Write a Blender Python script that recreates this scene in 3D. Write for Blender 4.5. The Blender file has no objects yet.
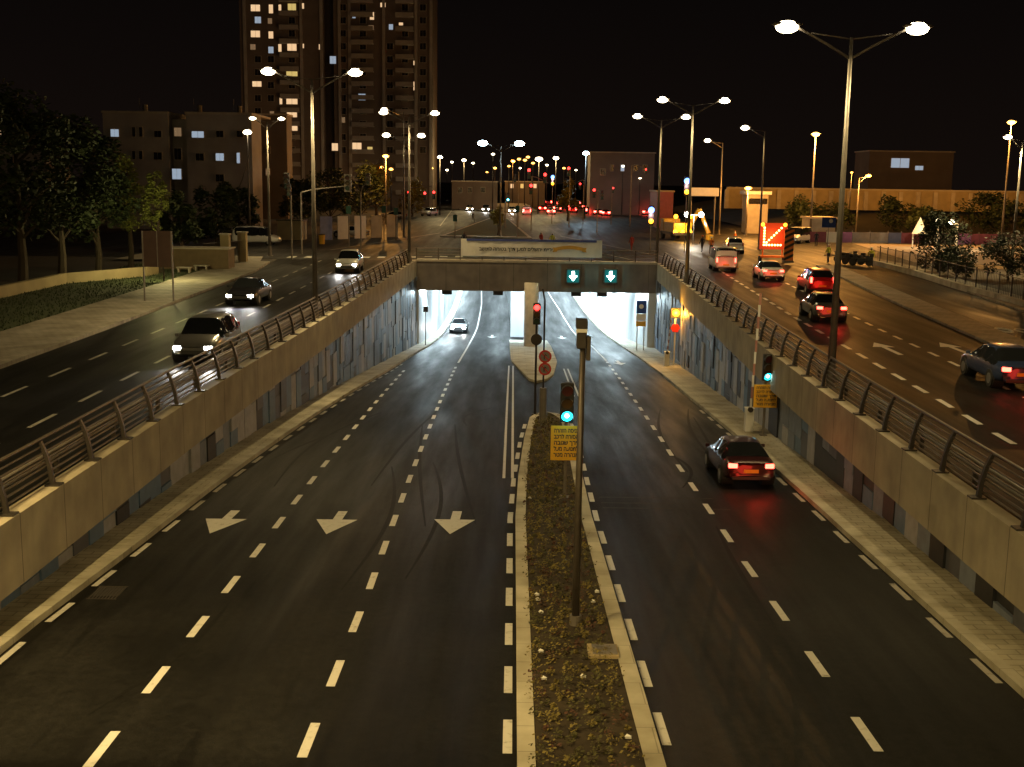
import bpy, bmesh, math, random
import numpy as np
from mathutils import Vector, Matrix, Euler
random.seed(7)
R = math.radians
scene = bpy.context.scene
col = scene.collection

# ------------------------------------------------------------------ camera, world, exposure
F = 1176.0; CAMZ = 7.2; PITCH = R(9.82); ROLL = R(0.8)
cam_d = bpy.data.cameras.new('camera'); cam = bpy.data.objects.new('camera', cam_d); col.objects.link(cam)
cam_d.sensor_width = 36; cam_d.lens = F / 1024 * 36
cam_d.clip_start = 0.3; cam_d.clip_end = 6000
cam.matrix_world = Matrix.Translation((0, 0, CAMZ)) @ Euler((R(90) - PITCH, 0, 0)).to_matrix().to_4x4() @ Matrix.Rotation(ROLL, 4, 'Z')
scene.camera = cam
w = bpy.data.worlds.new('World'); scene.world = w; w.use_nodes = True
bgn = w.node_tree.nodes['Background']
bgn.inputs[1].default_value = 1.0
_tc = w.node_tree.nodes.new('ShaderNodeTexCoord'); _sp = w.node_tree.nodes.new('ShaderNodeSeparateXYZ'); _rp = w.node_tree.nodes.new('ShaderNodeValToRGB')
w.node_tree.links.new(_tc.outputs['Generated'], _sp.inputs[0]); w.node_tree.links.new(_sp.outputs['Z'], _rp.inputs[0]); w.node_tree.links.new(_rp.outputs[0], bgn.inputs[0])
_rp.color_ramp.elements[0].position = 0.0; _rp.color_ramp.elements[0].color = (.0058, .0036, .0027, 1)   # faint city glow low in the night sky
_rp.color_ramp.elements[1].position = 0.16; _rp.color_ramp.elements[1].color = (.0026, .0019, .0017, 1)
sd = bpy.data.lights.new('city_glow_fill', 'SUN'); sd.energy = 0.03; sd.angle = R(25); sd.color = (1, .72, .5)  # dim warm fill added for the buildings, standing in for city glow
so = bpy.data.objects.new('city_glow_fill', sd); col.objects.link(so); so.rotation_euler = (R(58), 0, R(-12))
scene.view_settings.view_transform = 'Standard'; scene.view_settings.look = 'None'
scene.view_settings.exposure = 0; scene.view_settings.gamma = 1
scene.cycles.use_denoising = True
scene.cycles.max_bounces = 5; scene.cycles.diffuse_bounces = 3; scene.cycles.glossy_bounces = 2
scene.cycles.transparent_max_bounces = 4; scene.cycles.sample_clamp_indirect = 4
scene.cycles.sample_clamp_direct = 0; scene.cycles.caustics_reflective = False; scene.cycles.caustics_refractive = False
scene.cycles.blur_glossy = 0.5
scene.cycles.light_sampling_threshold = 0.02

WARM = (1.0, .74, .33); YWARM = (1.0, .70, .26); ORANGE = (1.0, .42, .08); COOL = (.72, .92, 1.0); BLUEW = (.6, .85, 1.0)
LAMP_W = 11000

# ------------------------------------------------------------------ pixel -> ground helpers (places only)
def ray(u, v):
    x = (u - 512) / F; y = -(v - 383.5) / F
    cx = x * math.cos(ROLL) - y * math.sin(ROLL); cy = x * math.sin(ROLL) + y * math.cos(ROLL)
    return Vector((cx, math.cos(PITCH) + cy * math.sin(PITCH), -math.sin(PITCH) + cy * math.cos(PITCH)))
def P(u, v, z=0.0):
    d = ray(u, v); t = (z - CAMZ) / d.z
    return d.x * t, d.y * t
def at(u, Y, v=200):
    d = ray(u, v); return d.x / d.y * Y
def zat(u, v, Y):
    d = ray(u, v); return CAMZ + d.z / d.y * Y
TY = [-60, -40, 0, 20, 35.1, 50.1, 64.9, 79.8, 106, 125, 150, 175, 200, 260, 400]
TZ = [0, 0, -1.5, -2.28, -2.83, -3.63, -4.6, -5.73, -7.7, -8.9, -9.6, -9.6, -9.0, -6, -2]
def zl0(Y): return float(np.interp(Y, TY, TZ))
def zl(Y): return sum(zl0(Y + d) for d in (-6, -3, 0, 3, 6)) / 5
def ip(Y, pts): return float(np.interp(Y, [p[0] for p in pts], [p[1] for p in pts]))

# ------------------------------------------------------------------ materials
MATS = {}
def mat(name, c, rough=.6, metal=0, var=.15, scale=2.0, bump=0, spec=.5, coat=0, stretch=(1, 1, 1), c2=None, emis=None, es=0):
    if name in MATS: return MATS[name]
    m = bpy.data.materials.new(name); m.use_nodes = True; MATS[name] = m
    nt = m.node_tree; b = nt.nodes['Principled BSDF']
    b.inputs['Roughness'].default_value = rough; b.inputs['Metallic'].default_value = metal
    b.inputs['Specular IOR Level'].default_value = spec; b.inputs['Coat Weight'].default_value = coat
    tc = nt.nodes.new('ShaderNodeTexCoord'); mp = nt.nodes.new('ShaderNodeMapping'); mp.inputs['Scale'].default_value = stretch
    nz = nt.nodes.new('ShaderNodeTexNoise'); nz.inputs['Scale'].default_value = scale; nz.inputs['Detail'].default_value = 6
    nt.links.new(tc.outputs['Object'], mp.inputs[0]); nt.links.new(mp.outputs[0], nz.inputs['Vector'])
    rp = nt.nodes.new('ShaderNodeValToRGB'); rp.color_ramp.elements[0].position = .3; rp.color_ramp.elements[1].position = .7
    a = c2 or tuple(max(0, x * (1 - var)) for x in c); d = c if c2 else tuple(min(1, x * (1 + var)) for x in c)
    rp.color_ramp.elements[0].color = (*a, 1); rp.color_ramp.elements[1].color = (*d, 1)
    nt.links.new(nz.outputs['Fac'], rp.inputs[0]); nt.links.new(rp.outputs[0], b.inputs['Base Color'])
    if bump:
        bp = nt.nodes.new('ShaderNodeBump'); bp.inputs['Strength'].default_value = bump; bp.inputs['Distance'].default_value = .02
        nt.links.new(nz.outputs['Fac'], bp.inputs['Height']); nt.links.new(bp.outputs[0], b.inputs['Normal'])
    if emis:
        b.inputs['Emission Color'].default_value = (*emis, 1); b.inputs['Emission Strength'].default_value = es
        m.cycles.emission_sampling = 'NONE'
    return m
def glow(name, c, s): return mat(name, tuple(x * .5 for x in c), .4, emis=c, es=s, var=.02)

def asphalt(name, base, roadlines=True):
    m = bpy.data.materials.new(name); m.use_nodes = True; nt = m.node_tree; b = nt.nodes['Principled BSDF']; L = nt.links
    N = nt.nodes.new
    tc = N('ShaderNodeTexCoord')
    def noise(scale, st=(1, 1, 1), det=5, rough=.55):
        mp = N('ShaderNodeMapping'); mp.inputs['Scale'].default_value = st; L.new(tc.outputs['Object'], mp.inputs[0])
        n = N('ShaderNodeTexNoise'); n.inputs['Scale'].default_value = scale; n.inputs['Detail'].default_value = det
        n.inputs['Roughness'].default_value = rough; L.new(mp.outputs[0], n.inputs['Vector']); return n.outputs['Fac']
    def ramp(f, p0, v0, p1, v1):
        r = N('ShaderNodeValToRGB'); r.color_ramp.elements[0].position = p0; r.color_ramp.elements[1].position = p1
        r.color_ramp.elements[0].color = (v0, v0, v0, 1); r.color_ramp.elements[1].color = (v1, v1, v1, 1); L.new(f, r.inputs[0]); return r.outputs[0]
    def mul(a, c):
        x = N('ShaderNodeMix'); x.data_type = 'RGBA'; x.blend_type = 'MULTIPLY'; x.inputs[0].default_value = 1
        L.new(a, x.inputs[6]); L.new(c, x.inputs[7]); return x.outputs[2]
    fine = noise(60, det=3); big = noise(.35); streak = noise(1.1, (1, .06, 1)); skid = noise(.9, (1.6, .12, 1), 2)
    a = mul(ramp(fine, .35, .5, .7, 1.6), ramp(big, .3, .6, .68, 1.3)); a = mul(a, ramp(noise(5, det=8, rough=.7), .38, .72, .62, 1.25))
    a = mul(a, ramp(streak, .35, .75, .65, 1.12))
    # worn wheel tracks and skids
    s = ramp(skid, .60, 1.0, .66, .62); a = mul(a, s)
    rgb = N('ShaderNodeRGB'); rgb.outputs[0].default_value = (*base, 1)
    L.new(mul(a, rgb.outputs[0]), b.inputs['Base Color'])
    L.new(ramp(streak, .3, .45, .7, .68), b.inputs['Roughness'])
    b.inputs['Specular IOR Level'].default_value = .10
    bp = N('ShaderNodeBump'); bp.inputs['Strength'].default_value = .35; bp.inputs['Distance'].default_value = .01
    L.new(fine, bp.inputs['Height']); L.new(bp.outputs[0], b.inputs['Normal'])
    return m
def pavers(name, c, c2, sx, sy, mortar=.02):
    m = bpy.data.materials.new(name); m.use_nodes = True; nt = m.node_tree; b = nt.nodes['Principled BSDF']; L = nt.links
    tc = nt.nodes.new('ShaderNodeTexCoord'); br = nt.nodes.new('ShaderNodeTexBrick')
    br.inputs['Color1'].default_value = (*c, 1); br.inputs['Color2'].default_value = (*c2, 1)
    br.inputs['Mortar'].default_value = tuple(x * .6 for x in c) + (1,)
    br.inputs['Scale'].default_value = 1; br.inputs['Brick Width'].default_value = sx; br.inputs['Row Height'].default_value = sy
    br.inputs['Mortar Size'].default_value = mortar
    L.new(tc.outputs['Object'], br.inputs[0])
    nz = nt.nodes.new('ShaderNodeTexNoise'); nz.inputs['Scale'].default_value = .8; nz.inputs['Detail'].default_value = 7; L.new(tc.outputs['Object'], nz.inputs['Vector'])
    rp = nt.nodes.new('ShaderNodeValToRGB'); rp.color_ramp.elements[0].position = .3; rp.color_ramp.elements[0].color = (.6, .58, .52, 1)
    rp.color_ramp.elements[1].position = .65; rp.color_ramp.elements[1].color = (1.1, 1.1, 1.1, 1); L.new(nz.outputs['Fac'], rp.inputs[0])
    mx = nt.nodes.new('ShaderNodeMix'); mx.data_type = 'RGBA'; mx.blend_type = 'MULTIPLY'; mx.inputs[0].default_value = 1
    L.new(br.outputs['Color'], mx.inputs[6]); L.new(rp.outputs[0], mx.inputs[7]); L.new(mx.outputs[2], b.inputs['Base Color'])
    b.inputs['Roughness'].default_value = .8
    return m
def concrete(name, c, joint=2.4, axis='Y'):
    m = bpy.data.materials.new(name); m.use_nodes = True; nt = m.node_tree; b = nt.nodes['Principled BSDF']; L = nt.links; N = nt.nodes.new
    tc = N('ShaderNodeTexCoord'); sp = N('ShaderNodeSeparateXYZ'); L.new(tc.outputs['Object'], sp.inputs[0])
    def noise(scale, st, det=6):
        mp = N('ShaderNodeMapping'); mp.inputs['Scale'].default_value = st; L.new(tc.outputs['Object'], mp.inputs[0])
        n = N('ShaderNodeTexNoise'); n.inputs['Scale'].default_value = scale; n.inputs['Detail'].default_value = det; L.new(mp.outputs[0], n.inputs['Vector']); return n.outputs['Fac']
    def ramp(f, p0, v0, p1, v1):
        r = N('ShaderNodeValToRGB'); r.color_ramp.elements[0].position = p0; r.color_ramp.elements[1].position = p1
        r.color_ramp.elements[0].color = (v0, v0, v0, 1); r.color_ramp.elements[1].color = (v1, v1, v1 * .97, 1); L.new(f, r.inputs[0]); return r.outputs[0]
    def mul(a, cc):
        x = N('ShaderNodeMix'); x.data_type = 'RGBA'; x.blend_type = 'MULTIPLY'; x.inputs[0].default_value = 1
        L.new(a, x.inputs[6]); L.new(cc, x.inputs[7]); return x.outputs[2]
    st = (.3, 2.2, .12) if axis == 'Y' else (2.2, .3, .12)
    a = mul(ramp(noise(1.0, st, 3), .3, .93, .65, 1.04), ramp(noise(.9, (1, 1, 1), 9), .3, .72, .7, 1.1))
    md = N('ShaderNodeMath'); md.operation = 'PINGPONG'; md.inputs[1].default_value = joint / 2; L.new(sp.outputs[axis], md.inputs[0])
    gt = N('ShaderNodeMath'); gt.operation = 'GREATER_THAN'; gt.inputs[1].default_value = .018; L.new(md.outputs[0], gt.inputs[0])
    a = mul(a, ramp(gt.outputs[0], .2, .4, .8, 1))
    rgb = N('ShaderNodeRGB'); rgb.outputs[0].default_value = (*c, 1); L.new(mul(a, rgb.outputs[0]), b.inputs['Base Color'])
    b.inputs['Roughness'].default_value = .85
    return m

M = dict(
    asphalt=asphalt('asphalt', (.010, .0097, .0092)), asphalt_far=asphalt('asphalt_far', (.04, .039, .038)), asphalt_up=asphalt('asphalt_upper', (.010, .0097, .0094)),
    paver=pavers('pavers', (.50, .46, .36), (.44, .41, .32), .6, .3), paver_up=pavers('pavers_upper', (.30, .27, .22), (.26, .235, .19), .4, .4),
    kerb=pavers('kerbstone', (.50, .47, .38), (.45, .42, .34), 1.0, 1.0, .012),
    conc=concrete('beam_concrete', (.42, .37, .30)), conc_x=concrete('girder_concrete', (.20, .17, .165), 3.0, 'X'),
    paint=mat('road_paint', (.56, .55, .52), .6, var=.14, scale=9, c2=(.36, .35, .32)),
    paint_dim=mat('worn_paint', (.36, .34, .30), .6, scale=7, c2=(.12, .11, .10)),
    soil=mat('soil', (.034, .024, .013), .95, var=.4, scale=3, bump=.6), grass=mat('grass', (.035, .05, .015), .95, var=.4, scale=4, bump=.6),
    earth=mat('earth', (.045, .038, .03), .95, var=.3, scale=.2),
    steel=mat('painted_steel', (.10, .085, .072), .45, .5, scale=5), galv=mat('galvanised', (.20, .18, .16), .5, .4, scale=4),
    darksteel=mat('dark_steel', (.045, .038, .034), .5, .4), white=mat('white_enamel', (.75, .75, .74), .5, var=.06),
    black=mat('black_plastic', (.02, .02, .02), .5), rubber=mat('rubber', (.02, .02, .02), .85),
    glass=mat('car_glass', (.012, .014, .016), .06, spec=.8, coat=.5), chrome=mat('alloy', (.5, .5, .5), .3, .8),
    twall=mat('tunnel_wall', (.74, .76, .76), .45, scale=1.2, stretch=(.3, .8, .08), c2=(.55, .58, .6)),
    p0=mat('panel_dark', (.026, .028, .036), .5, scale=3), p1=mat('panel_slate', (.12, .20, .34), .5, scale=3), p2=mat('panel_pale', (.38, .39, .44), .5, scale=3),
    p3=mat('panel_mid', (.20, .24, .33), .5, scale=3), p4=mat('panel_plum', (.10, .11, .15), .5, scale=3),
    stone=mat('pale_stone', (.40, .35, .28), .8, scale=1.2), stone2=mat('yellow_stone', (.34, .27, .15), .8, scale=.8),
    yellow=mat('yellow_sign', (.72, .38, .02), .5, var=.08), red=mat('red_paint', (.5, .02, .02), .45), blue=mat('blue_sign', (.02, .07, .35), .45),
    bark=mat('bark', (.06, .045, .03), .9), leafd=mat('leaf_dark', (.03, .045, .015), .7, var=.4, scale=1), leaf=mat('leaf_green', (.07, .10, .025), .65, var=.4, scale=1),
    leaf_lit=mat('leaf_painted_lit', (.22, .25, .06), .6, var=.4, scale=1), leafy=mat('leaf_yellow', (.25, .2, .03), .65, var=.3, scale=1), leafr=mat('leaf_reddish', (.07, .028, .015), .65, var=.3, scale=1),  # first leaf colour brightened to stand in for lamplight on two small trees
    orangep=mat('orange_paint', (.7, .18, .02), .5), bldg=mat('render_grey', (.33, .30, .27), .85, scale=.4), bldg2=mat('tower_render', (.15, .12, .10), .85, scale=.3),
    winoff=mat('unlit_pane', (.015, .013, .012), .2), skin=mat('skin', (.45, .27, .18), .6), hiviz=mat('hi_vis_cloth', (.45, .5, .04), .7), cloth=mat('navy_cloth', (.03, .035, .05), .8),
    redcloth=mat('red_cloth', (.35, .03, .02), .8), hair=mat('dark_hair', (.02, .015, .01), .6), jeans=mat('jeans', (.05, .06, .09), .8),
    bannerw=mat('banner_cloth', (.78, .74, .70), .7, var=.05), bannerb=mat('banner_blue', (.06, .08, .28), .7), ink=mat('dark_ink', (.03, .03, .04), .7), gold=mat('gold_print', (.62, .34, .06), .6),
    lot=mat('lot_concrete', (.34, .29, .25), .85, scale=.5), pink=mat('pink_panel', (.26, .07, .11), .7),
)

# ------------------------------------------------------------------ mesh builder
class MB:
    def __init__(s): s.v = []; s.f = []; s.m = []
    def add(s, vs, fs, mi=0):
        n = len(s.v); s.v += [tuple(v) for v in vs]; s.f += [tuple(i + n for i in f) for f in fs]; s.m += [mi] * len(fs); return s
    def box(s, c, d, mi=0, rot=None):
        hx, hy, hz = d[0] / 2, d[1] / 2, d[2] / 2
        vs = [Vector((x * hx, y * hy, z * hz)) for x in (-1, 1) for y in (-1, 1) for z in (-1, 1)]
        if rot is not None:
            e = Euler(rot).to_matrix() if not isinstance(rot, Matrix) else rot; vs = [e @ v for v in vs]
        c = Vector(c); vs = [v + c for v in vs]
        return s.add(vs, [(0, 1, 3, 2), (4, 6, 7, 5), (0, 4, 5, 1), (2, 3, 7, 6), (0, 2, 6, 4), (1, 5, 7, 3)], mi)
    def tube(s, pts, rad, n=10, mi=0, cap=True):
        pts = [Vector(p) for p in pts]; k = len(pts); rad = rad if isinstance(rad, (list, tuple)) else [rad] * k
        rings = []; up = None
        for i in range(k):
            t = (pts[min(i + 1, k - 1)] - pts[max(i - 1, 0)]).normalized()
            if up is None: up = Vector((0, 0, 1)) if abs(t.z) < .9 else Vector((1, 0, 0))
            a = t.cross(up).normalized(); b = a.cross(t).normalized(); up = b
            rings.append([pts[i] + (a * math.cos(2 * math.pi * j / n) + b * math.sin(2 * math.pi * j / n)) * rad[i] for j in range(n)])
        vs = [v for r_ in rings for v in r_]
        fs = [(i * n + j, i * n + (j + 1) % n, (i + 1) * n + (j + 1) % n, (i + 1) * n + j) for i in range(k - 1) for j in range(n)]
        if cap: fs += [tuple(range(n - 1, -1, -1)), tuple((k - 1) * n + j for j in range(n))]
        return s.add(vs, fs, mi)
    def ell(s, c, d, mi=0, n=12, m=7):
        vs = []; fs = []
        for i in range(m + 1):
            th = math.pi * i / m
            for j in range(n):
                ph = 2 * math.pi * j / n
                vs.append((c[0] + d[0] * math.sin(th) * math.cos(ph), c[1] + d[1] * math.sin(th) * math.sin(ph), c[2] + d[2] * math.cos(th)))
        for i in range(m):
            for j in range(n): fs.append((i * n + j, (i + 1) * n + j, (i + 1) * n + (j + 1) % n, i * n + (j + 1) % n))
        return s.add(vs, fs, mi)
    def prism(s, poly, z0, z1, mi=0):
        n = len(poly); vs = [(x, y, z0) for x, y in poly] + [(x, y, z1) for x, y in poly]
        return s.add(vs, [tuple(range(n - 1, -1, -1)), tuple(range(n, 2 * n))] + [(i, (i + 1) % n, n + (i + 1) % n, n + i) for i in range(n)], mi)
    def build(s, name, mats, parent=None, smooth=False, bevel=0):
        me = bpy.data.meshes.new(name); me.from_pydata(s.v, [], s.f)
        if not isinstance(mats, (list, tuple)): mats = [mats]
        for m_ in mats: me.materials.append(M[m_] if isinstance(m_, str) else m_)
        me.polygons.foreach_set('material_index', s.m)
        if smooth: me.polygons.foreach_set('use_smooth', [True] * len(s.f))
        me.update()
        o = bpy.data.objects.new(name, me); col.objects.link(o)
        if bevel:
            b = o.modifiers.new('bevel', 'BEVEL'); b.width = bevel; b.segments = 2; b.limit_method = 'ANGLE'; b.angle_limit = R(35)
        if parent: o.parent = parent
        return o
def tag(o, label=None, cat=None, group=None, kind=None):
    if label: o['label'] = label
    if cat: o['category'] = cat
    if group: o['group'] = group
    if kind: o['kind'] = kind
    return o
def empty(name, loc=(0, 0, 0), rz=0, **k):
    o = bpy.data.objects.new(name, None); o.empty_display_size = .2; col.objects.link(o); o.location = loc; o.rotation_euler = (0, 0, rz)
    return tag(o, **k)
def copy_tree(o, parent=None):
    c = o.copy(); col.objects.link(c)
    if parent: c.parent = parent
    for ch in list(o.children): copy_tree(ch, c)
    return c
def lamp(kind, name, loc, power, color, parent=None, **k):
    d = bpy.data.lights.new(name, kind); d.energy = power; d.color = color
    for a, b in k.items():
        if a != 'rot': setattr(d, a, b)
    o = bpy.data.objects.new(name, d); col.objects.link(o); o.location = loc
    if 'rot' in k: o.rotation_euler = k['rot']
    if parent: o.parent = parent
    return o
def text_mesh(name, s, size, mat_, parent, loc, rot=(R(90), 0, 0), sx=1, width=None):
    cu = bpy.data.curves.new(name, 'FONT'); cu.body = s; cu.size = size; cu.align_x = 'CENTER'; cu.align_y = 'CENTER'; cu.resolution_u = 2; cu.extrude = .004; cu.offset = size * .03
    t = bpy.data.objects.new(name + '_c', cu); col.objects.link(t)
    dg = bpy.context.evaluated_depsgraph_get(); dg.update()
    me = bpy.data.meshes.new_from_object(t.evaluated_get(dg)); bpy.data.objects.remove(t)
    me.materials.clear(); me.materials.append(M[mat_] if isinstance(mat_, str) else mat_)
    if width and len(me.vertices):
        xs = [v.co.x for v in me.vertices]; sx = width / max(1e-3, max(xs) - min(xs))
    o = bpy.data.objects.new(name, me); col.objects.link(o); o.location = loc; o.rotation_euler = rot; o.scale = (sx, 1, 1); o.parent = parent
    return o

# ------------------------------------------------------------------ layout lines (Y -> X)
KL = [(-40, -10.6), (24, -10.22), (30, -9.98), (38, -9.78), (44, -9.6), (52, -9.35), (63, -8.95), (77, -8.35), (96, -7.8), (104, -7.38), (116, -7.2), (137, -7.17), (160, -7.35), (188, -7.8), (260, -10.5), (330, -15)]
KR = [(-40, 9.9), (21, 9.74), (32, 9.64), (48, 9.7), (63, 9.75), (77, 10.0), (94, 10.1), (107, 9.95), (119, 9.75), (141, 9.35), (186, 8.5), (260, 5.5), (330, 1)]
WL = [(-40, -11.35), (20, -11.3), (38, -11.12), (50, -10.8), (57, -10.5), (80, -9.6), (104, -8.62)]
WR = [(-40, 11.1), (20, 11.15), (36, 11.2), (47, 11.3), (57, 11.5), (71, 11.85), (106, 12.75)]
BL = [(-40, -10.6), (23, -10.37), (37, -10.25), (53, -9.78), (71, -9.3), (104, -8.62)]
BR = [(-40, 10.5), (26, 10.57), (40, 10.75), (50, 10.98), (75, 11.83), (106, 12.75)]
L1 = [(-40, -3.4), (27, -3.36), (42, -3.54), (54, -3.68), (66, -3.83), (82, -4.0), (110, -4.0), (130, -3.95), (160, -4.3), (188, -5.1), (260, -7.6), (330, -12)]
L2 = [(-40, -6.7), (30, -6.73), (48, -6.9), (57, -7.02), (68, -7.18), (80, -7.36)]
RL = [(-40, 6.4), (20, 6.27), (30, 6.19), (43, 6.26), (56, 6.52), (65, 6.7), (76, 6.98), (92, 7.3), (106, 7.3), (118, 6.75), (129, 6.5), (154, 6.15), (181, 5.2), (260, 2.3), (330, -2)]
def strip(mb, a, b, ys, z, mi=0, side=None):
    """sheet between lines a(Y), b(Y); side: list of 'a','b' edges dropped by .2 for kerbs"""
    n = len(ys); fa = a if callable(a) else (lambda Y: ip(Y, a)); fb = b if callable(b) else (lambda Y: ip(Y, b))
    vs = [(fa(Y), Y, z(Y)) for Y in ys] + [(fb(Y), Y, z(Y)) for Y in ys]
    mb.add(vs, [(i, n + i, n + i + 1, i + 1) for i in range(n - 1)], mi)
    for k, fx in (('a', fa), ('b', fb)):
        if side and k in side:
            vs = [(fx(Y), Y, z(Y)) for Y in ys] + [(fx(Y), Y, z(Y) - .22) for Y in ys]
            mb.add(vs, [(i, i + 1, n + i + 1, n + i) if k == 'a' else (i, n + i, n + i + 1, i + 1) for i in range(n - 1)], mi)
    return mb
def yr(a, b, s): 
    n = max(1, int(round((b - a) / s))); return [a + (b - a) * i / n for i in range(n + 1)]
def S(o, ): o['kind'] = 'structure'; return o

# lower carriageways
ys = yr(-40, 330, 2)
S(strip(MB(), lambda Y: ip(Y, KL) - 1.2, lambda Y: ip(Y, KR) + 1.2, ys, zl).build('underpass_road', 'asphalt', smooth=True))
ysO = yr(-40, 104.6, 1.6)
sb = MB(); strip(sb, lambda Y: ip(Y, WL) - .15, lambda Y: ip(Y, KL) - .28, ysO, lambda Y: zl(Y) + .15)
strip(sb, lambda Y: ip(Y, KR) + .28, lambda Y: ip(Y, WR) + .15, ysO, lambda Y: zl(Y) + .15)
ysI = yr(104.6, 320, 3)
strip(sb, lambda Y: ip(Y, KL) - 1.6, KL, ysI, lambda Y: zl(Y) + .15, side='b'); strip(sb, KR, lambda Y: ip(Y, KR) + 2.3, ysI, lambda Y: zl(Y) + .15, side='a')
S(sb.build('underpass_sidewalk', 'paver'))
kb = MB(); strip(kb, lambda Y: ip(Y, KL) - .28, KL, ysO, lambda Y: zl(Y) + .155, side='b'); strip(kb, KR, lambda Y: ip(Y, KR) + .28, ysO, lambda Y: zl(Y) + .155, side='a')
S(kb.build('underpass_kerb', 'kerb'))
# upper level ground sheets
XL0, XR0 = -900, 900
g = MB(); Y0 = -80
def UL(Y): return ip(Y, BL) - .45
def UR(Y): return ip(Y, BR) + .45
YP = 105.0
gy = [-80, -40.01] + yr(-40, YP, 5)
strip(g, lambda Y: XL0, UL, gy, lambda Y: -.03); strip(g, UR, lambda Y: XR0, gy, lambda Y: -.03)
g.add([(XL0, YP, -.03), (XR0, YP, -.03), (XR0, 2500, -.03), (XL0, 2500, -.03)], [(0, 1, 2, 3)])
g.add([(-12, -80, -.03), (12, -80, -.03), (12, -40, -.03), (-12, -40, -.03)], [(0, 1, 2, 3)])
S(g.build('ground', 'earth'))
up = MB(); ysU = yr(-60, YP, 5)
SWL = [(-60, -18.9), (55, -19.0), (75, -19.3), (90, -19.6), (YP, -21)]
STL = [(-60, 19.5), (34, 20.4), (49, 21.6), (72, 23.5), (YP, 26.9)]
strip(up, SWL, UL, ysU, lambda Y: .0); strip(up, UR, STL, ysU, lambda Y: 0)
# crossing beyond the portal, far streets
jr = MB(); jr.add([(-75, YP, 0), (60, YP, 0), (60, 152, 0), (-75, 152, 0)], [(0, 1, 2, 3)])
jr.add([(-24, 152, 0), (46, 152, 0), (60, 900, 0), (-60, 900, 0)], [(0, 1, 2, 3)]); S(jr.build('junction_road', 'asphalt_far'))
S(up.build('upper_road', 'asphalt_up'))
sr = MB()
strip(sr, lambda Y: ip(Y, STL) + 1.95, lambda Y: ip(Y, STL) + 6.2 + max(0, (Y - 49)) * .02, yr(-60, YP, 5), lambda Y: .004)
S(sr.build('service_road', 'asphalt_up'))
sw = MB()
strip(sw, lambda Y: ip(Y, SWL) - 4.2, lambda Y: ip(Y, SWL) - .15, yr(-60, 100, 5), lambda Y: .12, side='b')
sw.add([(-34, 100, .12), (-21.5, 100, .12), (-22.5, 106, .12), (-34, 108, .12)], [(0, 1, 2, 3)])
S(sw.build('sidewalk', 'paver_up'))
sp_ = MB(); strip(sp_, STL, lambda Y: ip(Y, STL) + 1.95, yr(-60, YP, 5), lambda Y: .13, side='ab')
S(sp_.build('separator_kerb', 'paver_up'))
s2 = MB(); strip(s2, lambda Y: ip(Y, STL) + 6.2 + max(0, (Y - 49)) * .02, lambda Y: ip(Y, STL) + 9.6 + max(0, (Y - 69)) * -.02, yr(-60, 128, 5), lambda Y: .12, side='a')
S(s2.build('pavement', 'paver_up'))
gr = MB(); strip(gr, lambda Y: -31, lambda Y: ip(Y, SWL) - 4.2, yr(-60, 98, 4), lambda Y: .02)
S(gr.build('grass_verge', 'grass'))
gb = MB()
for i in range(9000):
    Y = random.uniform(30, 98); x = random.uniform(-30.8, ip(Y, SWL) - 4.3); h = random.uniform(.05, .16); a = random.uniform(0, 6.3); dx, dy = math.cos(a) * .04, math.sin(a) * .04
    gb.add([(x - dx, Y - dy, .02), (x + dx, Y + dy, .02), (x + random.uniform(-.05, .05), Y, .02 + h)], [(0, 1, 2)])
tag(gb.build('grass_blades', 'leafd'), kind='stuff', cat='grass', label='rough dark grass on the verge beside the left sidewalk')
lt = MB(); lt.add([(38, 112, .03), (86, 100, .03), (96, 146, .03), (42, 146, .03)], [(0, 1, 2, 3)]); S(lt.build('parking_lot', 'lot'))
isl = MB(); ip_ = [P(440, 237), P(532, 239), P(508, 219), P(492, 218)]
isl.prism(ip_, 0, .15); S(isl.build('traffic_island', 'kerb'))
cx_ = sum(p[0] for p in ip_) / 4; cy_ = sum(p[1] for p in ip_) / 4
ig = MB(); ig.prism([(cx_ + (x - cx_) * .9, cy_ + (y - cy_) * .93) for x, y in ip_], .1, .17); S(ig.build('island_grass', 'grass'))
# hills behind
hb = MB()
hx = yr(38, 430, 12)
prof = [(172, 0), (184, 1.6), (205, 3.4), (225, 3.6), (300, 4.2)]
vs = []; 
for Y, z in prof:
    for X in hx: vs.append((X, Y + 14 * math.sin(X / 70), z * min(1, (X - 36) / 22) - .05))
n = len(hx); hb.add(vs, [(j * n + i, j * n + i + 1, (j + 1) * n + i + 1, (j + 1) * n + i) for j in range(len(prof) - 1) for i in range(n - 1)])
S(hb.build('hillside', 'earth', smooth=True))

# ------------------------------------------------------------------ tunnel
tb = empty('tunnel', (0, 0, 0), label='white lit road tunnel under the crossing between the two walls', cat='tunnel')
ysT = yr(104.6, 320, 3)
def TWL(Y): return ip(Y, KL) - .75 - max(0, (120 - Y) / 16) * .3
def TWR(Y): return ip(Y, KR) + 1.15 + max(0, min(1, (124 - Y) / 20)) * .95
tw = MB(); H1 = 5.6
for fx, fl in ((TWL, 0), (TWR, 1)):
    n = len(ysT); vs = [(fx(Y), Y, zl(Y)) for Y in ysT] + [(fx(Y), Y, min(-2.4, zl(Y) + 8)) for Y in ysT]
    tw.add(vs, [(i, i + 1, n + i + 1, n + i) if fl == 0 else (i, n + i, n + i + 1, i + 1) for i in range(n - 1)])
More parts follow.
